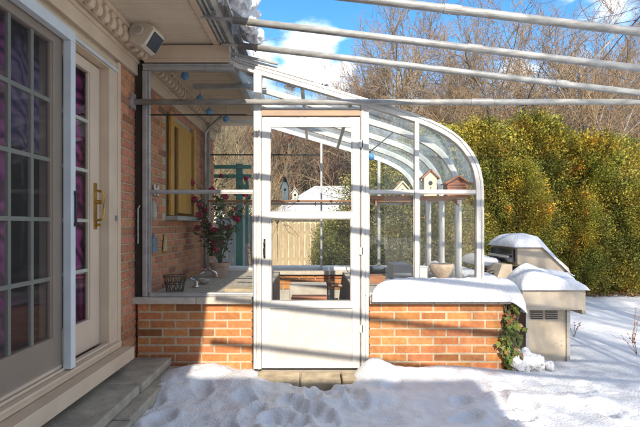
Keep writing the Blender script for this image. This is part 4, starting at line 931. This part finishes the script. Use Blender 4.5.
# ---------------------------------------------------------------- trees
def bare_tree(name, seed, H, trunk_r, spread, levels, mtrunk, mtwig, loc, label, nb=(9, 6, 6, 4), twig_r=.006, lean=0, group=None, upw=.35, first=.22, cat='tree'):
    rr = random.Random(seed); rn = np.random.RandomState(seed)
    thick = MB(); segV = []; segF = []; cnt = [0]
    def tube3(pts, rs):
        k = len(pts); base = cnt[0]
        for i, p in enumerate(pts):
            d = (pts[min(i + 1, k - 1)] - pts[max(i - 1, 0)]).normalized(); a = d.cross(Vector((.3, .5, .8))).normalized(); b = d.cross(a)
            for j in range(3): t_ = 2.0944 * j; v = p + a * (math.cos(t_) * rs[i]) + b * (math.sin(t_) * rs[i]); segV.append((v.x, v.y, v.z))
        for i in range(k - 1):
            for j in range(3): segF.append((base + i * 3 + j, base + i * 3 + (j + 1) % 3, base + (i + 1) * 3 + (j + 1) % 3, base + (i + 1) * 3 + j))
        cnt[0] += 3 * k
    def grow(p, d, L_, r, lv):
        n = 7 if lv == 0 else 5 if lv < 3 else 4
        pts = [p.copy()]; wob = .10 if lv == 0 else .20
        for i in range(n):
            d = (d + Vector((rr.gauss(0, wob), rr.gauss(0, wob), rr.gauss(0, wob * .6) + (.06 * upw if lv else .04)))).normalized(); p = p + d * (L_ / n); pts.append(p.copy())
        r1 = r * (.35 if lv < 3 else .5); rs = [r + (r1 - r) * i / n for i in range(n + 1)]
        if lv <= 1: thick.tube(pts, rs, 8 if lv == 0 else 6, cap=False)
        else: tube3(pts, rs)
        if lv >= levels: return
        k = nb[lv] if lv < len(nb) else 4
        for j in range(k):
            t_ = first + (1 - first) * (j + rr.random()) / k if lv == 0 else .15 + .85 * (j + rr.random()) / k
            q = t_ * n; i = min(int(q), n - 1); o_ = pts[i].lerp(pts[i + 1], q - i); dd = (pts[i + 1] - pts[i]).normalized()
            a = rr.uniform(0, 6.283); perp = dd.cross(Vector((math.cos(a), math.sin(a), .3))).normalized()
            ang = rr.uniform(.5, 1.0) * spread; nd = (dd * math.cos(ang) + perp * math.sin(ang) + Vector((0, 0, upw * .5))).normalized()
            grow(o_, nd, L_ * (rr.uniform(.42, .62) if lv == 0 else rr.uniform(.45, .68)) * (1.15 - .45 * t_), max(twig_r, rs[min(i, n)] * .55), lv + 1)
        if lv > 0: grow(pts[-1], d, L_ * .5, max(twig_r, rs[-1]), lv + 1)
    grow(Vector((0, 0, -.2)), Vector((lean, 0, 1)).normalized(), H * .85, trunk_r, 0)
    t = thing(name, (0, 0, 0), label, cat, group)
    thick.build('trunk', mtrunk, t, smooth=True)
    np_mesh('branches', np.array(segV), np.array(segF), mtwig, t)
    t.location = loc; return t
def place(src, loc, rz, sc, label=None, group=None):
    c = copy_tree(src); c.location = loc; c.rotation_euler.z = rz; c.scale = (sc,) * 3
    if label: c['label'] = label
    if group: c['group'] = group
    return c
WG = 'bare trees of the wood behind the garden'; WL = 'bare brown deciduous tree in the wood behind the evergreens'
tA = bare_tree('bare_tree', 21, 9.5, .17, 1.0, 4, 'bark_grey', 'twig', (2.6, 15, 0), 'tall bare grey tree with wide crown standing behind the curved eave', nb=(12, 7, 6, 4), twig_r=.009)
tB = bare_tree('bare_tree', 33, 9.0, .14, .95, 4, 'bark', 'twig', (6.2, 15.5, 0), 'tall bare grey-brown tree rising above the middle of the hedge', nb=(12, 8, 5, 4), twig_r=.009)
tC = bare_tree('bare_tree', 45, 7.5, .11, .75, 4, 'bark', 'twig_red', (-.6, 19, 0), WL, nb=(14, 8, 5, 4), twig_r=.009, upw=.8, group=WG)
rr = random.Random(3)
for (x, y, s_, src) in ((9.6, 16, .84, tA), (12.8, 18, .86, tB), (1.0, 22, .74, tC), (4.0, 21, .80, tB), (7.6, 21, .92, tA), (10.8, 22, 1.0, tC), (15.5, 21, 1.1, tA), (-1.2, 23, .84, tC), (5.4, 24, .86, tC), (13.5, 25, 1.1, tC), (8.6, 26, 1.0, tB), (4.8, 17.5, .66, tC), (-5.5, 18, 1.0, tA), (2.6, 18.2, .56, tC), (5.2, 19.2, .60, tC), (7.2, 18.6, .62, tB), (9.2, 19.6, .62, tC), (11.4, 19.5, .66, tC), (.2, 24.5, .80, tC), (-1.9, 25.5, .84, tC), (1.7, 25.5, .80, tC), (3.3, 23.5, .72, tC), (14.2, 20.5, .75, tC), (-.9, 18.3, .78, tC), (.9, 18.6, .70, tC), (1.9, 20.4, .72, tC), (6.0, 17.2, .60, tA), (3.7, 16.6, .55, tB), (10.4, 17.2, .66, tA), (8.5, 16.6, .58, tB), (12.2, 20.0, .78, tA), (16.5, 23, .95, tC), (6.8, 24, .82, tA), (-.4, 21.5, .80, tC)):
    place(src, (x, y, 0), rr.uniform(0, 6.28), s_ * rr.uniform(.95, 1.03), WL, WG)
tA.scale = (.82,) * 3; tB.scale = (.78,) * 3; tC.scale = (.76,) * 3; tC.location = (-.4, 20, 0)
# garden tree whose branch hangs in at the top right and shades the snow
tG = bare_tree('garden_tree', 57, 7.5, .12, 1.15, 4, 'bark', 'bark', (4.25, 5.2, 0), 'bare garden tree whose dark branches reach in at the top right corner', nb=(9, 6, 5, 4), twig_r=.004, lean=-.06, first=.46, upw=.1)
tH = place(tA, (5.5, -7.5, 0), 1.0, .95, 'bare garden tree behind the photographer')
# tangled shrubs beyond the greenhouse
SG = 'bare tan shrubs behind the greenhouse'; SL = 'tangled bare tan shrub beyond the rear glass'
sA = bare_tree('bare_shrub', 71, 3.3, .035, .85, 3, 'twig_tan', 'twig_tan', (-1.9, 9.6, 0), SL, nb=(16, 9, 7), twig_r=.006, first=.03, upw=.6, group=SG, cat='shrub')
sB = bare_tree('bare_shrub', 75, 3.0, .03, .9, 3, 'bark', 'twig', (.2, 10.4, 0), SL, nb=(16, 9, 7), twig_r=.005, first=.03, upw=.6, group=SG, cat='shrub')
sA.location = (-2.3, 9.4, 0); sB.location = (-1.75, 10.9, 0)
for (x, y, s_, src) in ((-2.7, 11.0, 1.15, sA), (-2.9, 12.8, 1.3, sB), (-2.1, 13.0, 1.3, sA), (-1.9, 14.3, 1.3, sB), (-2.4, 18.9, 1.6, sA), (-1.3, 19.2, 1.7, sB), (-.3, 19.0, 1.65, sA), (.7, 19.3, 1.7, sB), (1.7, 19.0, 1.6, sA), (2.7, 19.3, 1.6, sB), (.2, 20.5, 1.8, sA), (-1.8, 20.5, 1.8, sB), (1.4, 20.6, 1.8, sB)):
    place(src, (x, y, 0), rr.uniform(0, 6.28), s_)

# evergreens
def evergreen(name, seed, H, Rb, n, m, loc, label, group=None, leafs=.034, shape='thuja', gold=True, tone_k=1.0):
    rn = np.random.RandomState(seed)
    nc = int(n / 44); u = rn.rand(nc); a = rn.rand(nc) * 2 * np.pi; hz = u ** .9
    if shape == 'thuja': prof = Rb * np.minimum(1, .75 + .5 * hz) * np.sqrt(np.clip(1 - hz ** 2.6, 0, 1)) + .05
    else: prof = Rb * (1 - hz) + .05
    lob = 1 + .20 * np.sin(a * 3 + seed + hz * 4) * np.cos(hz * 8 + seed) + .14 * np.sin(a * 7 + hz * 15 + seed) + .10 * np.sin(a * 13 - hz * 31)
    rad = prof * lob * (1 - .55 * rn.rand(nc) ** 1.5)
    cc = np.stack([rad * np.cos(a), rad * np.sin(a), .05 + hz * H + rn.normal(0, .05, nc)], 1)
    cid = np.repeat(np.arange(nc), 44); N_ = len(cid)
    od = np.stack([np.cos(a), np.sin(a), .6 + 0 * a], 1)[cid]
    P = cc[cid] + rn.normal(0, 1, (N_, 3)) * np.array([.06, .06, .065]) + np.stack([np.cos(a), np.sin(a), .9 + 0 * a], 1)[cid] * (rn.rand(N_)[:, None] - .4) * .16
    P[:, 2] = np.maximum(P[:, 2], .03)
    d = od + rn.normal(0, .55, (N_, 3)); d /= np.linalg.norm(d, axis=1)[:, None]
    e = np.cross(d, rn.normal(0, 1, (N_, 3))); e /= np.linalg.norm(e, axis=1)[:, None]
    s_ = (leafs * (.6 + .8 * rn.rand(N_)))[:, None]
    V = np.concatenate([P, P + d * s_ * .55 + e * s_ * .32, P + d * s_ * 1.15, P + d * s_ * .55 - e * s_ * .32], 0)
    Fq = np.stack([np.arange(N_), np.arange(N_) + N_, np.arange(N_) + 2 * N_, np.arange(N_) + 3 * N_], 1)
    ct = (.32 + 1.35 * rn.rand(nc) ** 1.3)[cid] * (.75 + .5 * rn.rand(N_)) * tone_k
    tone = np.stack([ct, ct, ct], 1)
    if gold:
        g_ = np.clip((P[:, 2] / H - .35) * 1.2 + .35 * np.sin(P[:, 0] * 3 + seed), 0, 1) * (rn.rand(nc)[cid] > .25)
        tone[:, 0] *= 1 + .70 * g_; tone[:, 1] *= 1 + .46 * g_; tone[:, 2] *= 1 - .1 * g_
    dead = (rn.rand(nc) > .985)[cid]; tone[dead] *= np.array([1.7, .8, .9])
    t = thing(name, (0, 0, 0), label, 'tree', group)
    np_mesh('crown', V, Fq, m, t, tone)
    mb = MB(); mb.tube([(0, 0, -.2), (.02, 0, H * .5), (0, .02, H * .93)], [.07, .05, .01], 8)
    rr_ = random.Random(seed)
    for k in range(26):
        z = H * (.06 + .8 * k / 26); a_ = rr_.uniform(0, 6.28); l_ = Rb * .7 * math.sqrt(1 - (z / H) ** 2)
        mb.tube([(0, 0, z), (math.cos(a_) * l_ * .6, math.sin(a_) * l_ * .6, z + .12), (math.cos(a_) * l_, math.sin(a_) * l_, z + .32)], [.02, .012, .004], 5)
    mb.build('trunk', 'bark', t); t.location = loc; return t
HG = 'evergreens of the tall hedge'; HL = 'golden green arborvitae in the tall hedge behind the grill'
e1 = evergreen('arborvitae', 5, 2.95, .72, 96000, 'thuja', (3.05, 8.9, 0), HL, HG)
e2 = evergreen('arborvitae', 6, 3.1, .78, 96000, 'thuja', (4.1, 9.1, 0), HL, HG)
e3 = evergreen('arborvitae', 9, 2.7, .75, 96000, 'thuja', (5.15, 8.9, 0), HL, HG)
for (x, y, s_, src) in ((2.1, 8.8, .95, e2), (2.65, 9.7, 1.1, e3), (3.55, 9.5, 1.02, e1), (4.65, 9.4, .98, e1), (5.75, 9.2, .84, e2), (6.5, 8.9, .78, e1), (7.3, 9.3, .9, e3), (8.4, 9.2, 1.0, e2), (1.45, 9.4, .84, e1), (6.2, 10.2, .88, e3), (3.1, 10.4, 1.04, e2), (5.1, 10.2, 1.0, e3), (2.55, 8.35, .66, e3), (3.6, 8.4, .72, e2), (4.6, 8.45, .62, e3), (5.55, 8.5, .64, e1), (7.0, 8.5, .6, e2)):
    q = place(src, (x, y, 0), rr.uniform(0, 6.28), s_); q.scale = (s_ * rr.uniform(1.0, 1.2), s_ * rr.uniform(1.0, 1.15), s_ * rr.uniform(.93, 1.04)); q.rotation_euler.x = rr.uniform(-.06, .06)

DG = 'dark evergreens beyond the glass'
d1 = evergreen('evergreen_shrub', 15, 2.0, .8, 30000, 'thuja_dark', (1.05, 8.4, 0), 'dark evergreen shrub seen through the right front panes', gold=False)
place(d1, (.5, 9.6, 0), 2, .62, 'rounded dark evergreen shrub seen through the lower door glass in front of the fence')
place(d1, (1.9, 8.2, 0), 4, .80, 'dark low evergreen shrub just outside the side panes')
place(d1, (.45, 11.2, 0), 1, .62, 'dark evergreen shrub close before the shed roof')
for (x, y, H, lb) in ((.38, 17.9, 6.4, 'slim orange brown conifer poking above the middle of the greenhouse roof'), (-.95, 17.9, 6.7, 'slim orange brown conifer nearest the house eave')):
    evergreen('dead_conifer', int(H * 10), H, .42, 7000, 'larch', (x, y, 0), lb, leafs=.06, shape='cone', gold=False)

# leaf litter under the hedge (stuff) and twiggy weeds in the snow
rn = np.random.RandomState(2); n = 5000
P = np.stack([rn.uniform(1.8, 9, n), 7.95 + rn.gamma(2, .22, n), np.zeros(n)], 1); P[:, 2] = [ground_z(x, y) + .015 + .03 * rn.rand() for x, y, _ in P]
d = rn.normal(0, 1, (n, 3)) * [1, 1, .35]; d /= np.linalg.norm(d, axis=1)[:, None]; e = np.cross(d, [0, 0, 1]) + rn.normal(0, .2, (n, 3)); s_ = .03 * (.5 + rn.rand(n))[:, None]
V = np.concatenate([P - d * s_, P + e * s_ * .5, P + d * s_, P - e * s_ * .5]); Fq = np.stack([np.arange(n) + k * n for k in range(4)], 1); k = rn.uniform(.5, 1.6, (n, 1))
T(np_mesh('leaf_litter', V, Fq, 'litter', None, np.repeat(k, 3, 1)), kind='stuff')
M['berry'] = mat('dried_red_leaf', (.45, .10, .05))
for (px, py, Y, h, lb) in ((632, 345, 4.9, .38, 'thin dried weed with reddish leaves at the right edge of the snow'), (574, 328, 5.2, .16, 'tiny dried weed in the snow beside the grill leg'), (637, 350, 4.5, .2, 'short dried weed stalk nearest the right edge')):
    x = (px - 315) * Y / F; t = thing('dried_weed', (x, Y, 0), lb, 'plant', 'dried weeds poking from the snow'); mb = MB(); lf = MB()
    for i in range(4):
        p = Vector((x, Y, -.04)); q = [p.copy()]; a = rr.uniform(0, 6.28)
        for k in range(5): p = p + Vector((math.cos(a) * .02 + rr.gauss(0, .008), math.sin(a) * .01, h / 5 * rr.uniform(.8, 1.1))); q.append(p.copy())
        mb.tube(q, [.003, .0028, .0025, .002, .0015, .001], 4)
        for k in (3, 4, 5):
            c = q[k]; u = Vector((rr.gauss(0, 1), rr.gauss(0, 1), rr.gauss(0, 1))).normalized() * .014; v = u.cross(Vector((rr.gauss(0, 1), 1, .2))).normalized() * .008; lf.add([c - u, c - v, c + u, c + v], [(0, 1, 2, 3)])
    mb.build('stem', 'twig_red', t); lf.build('leaves', 'berry', t)
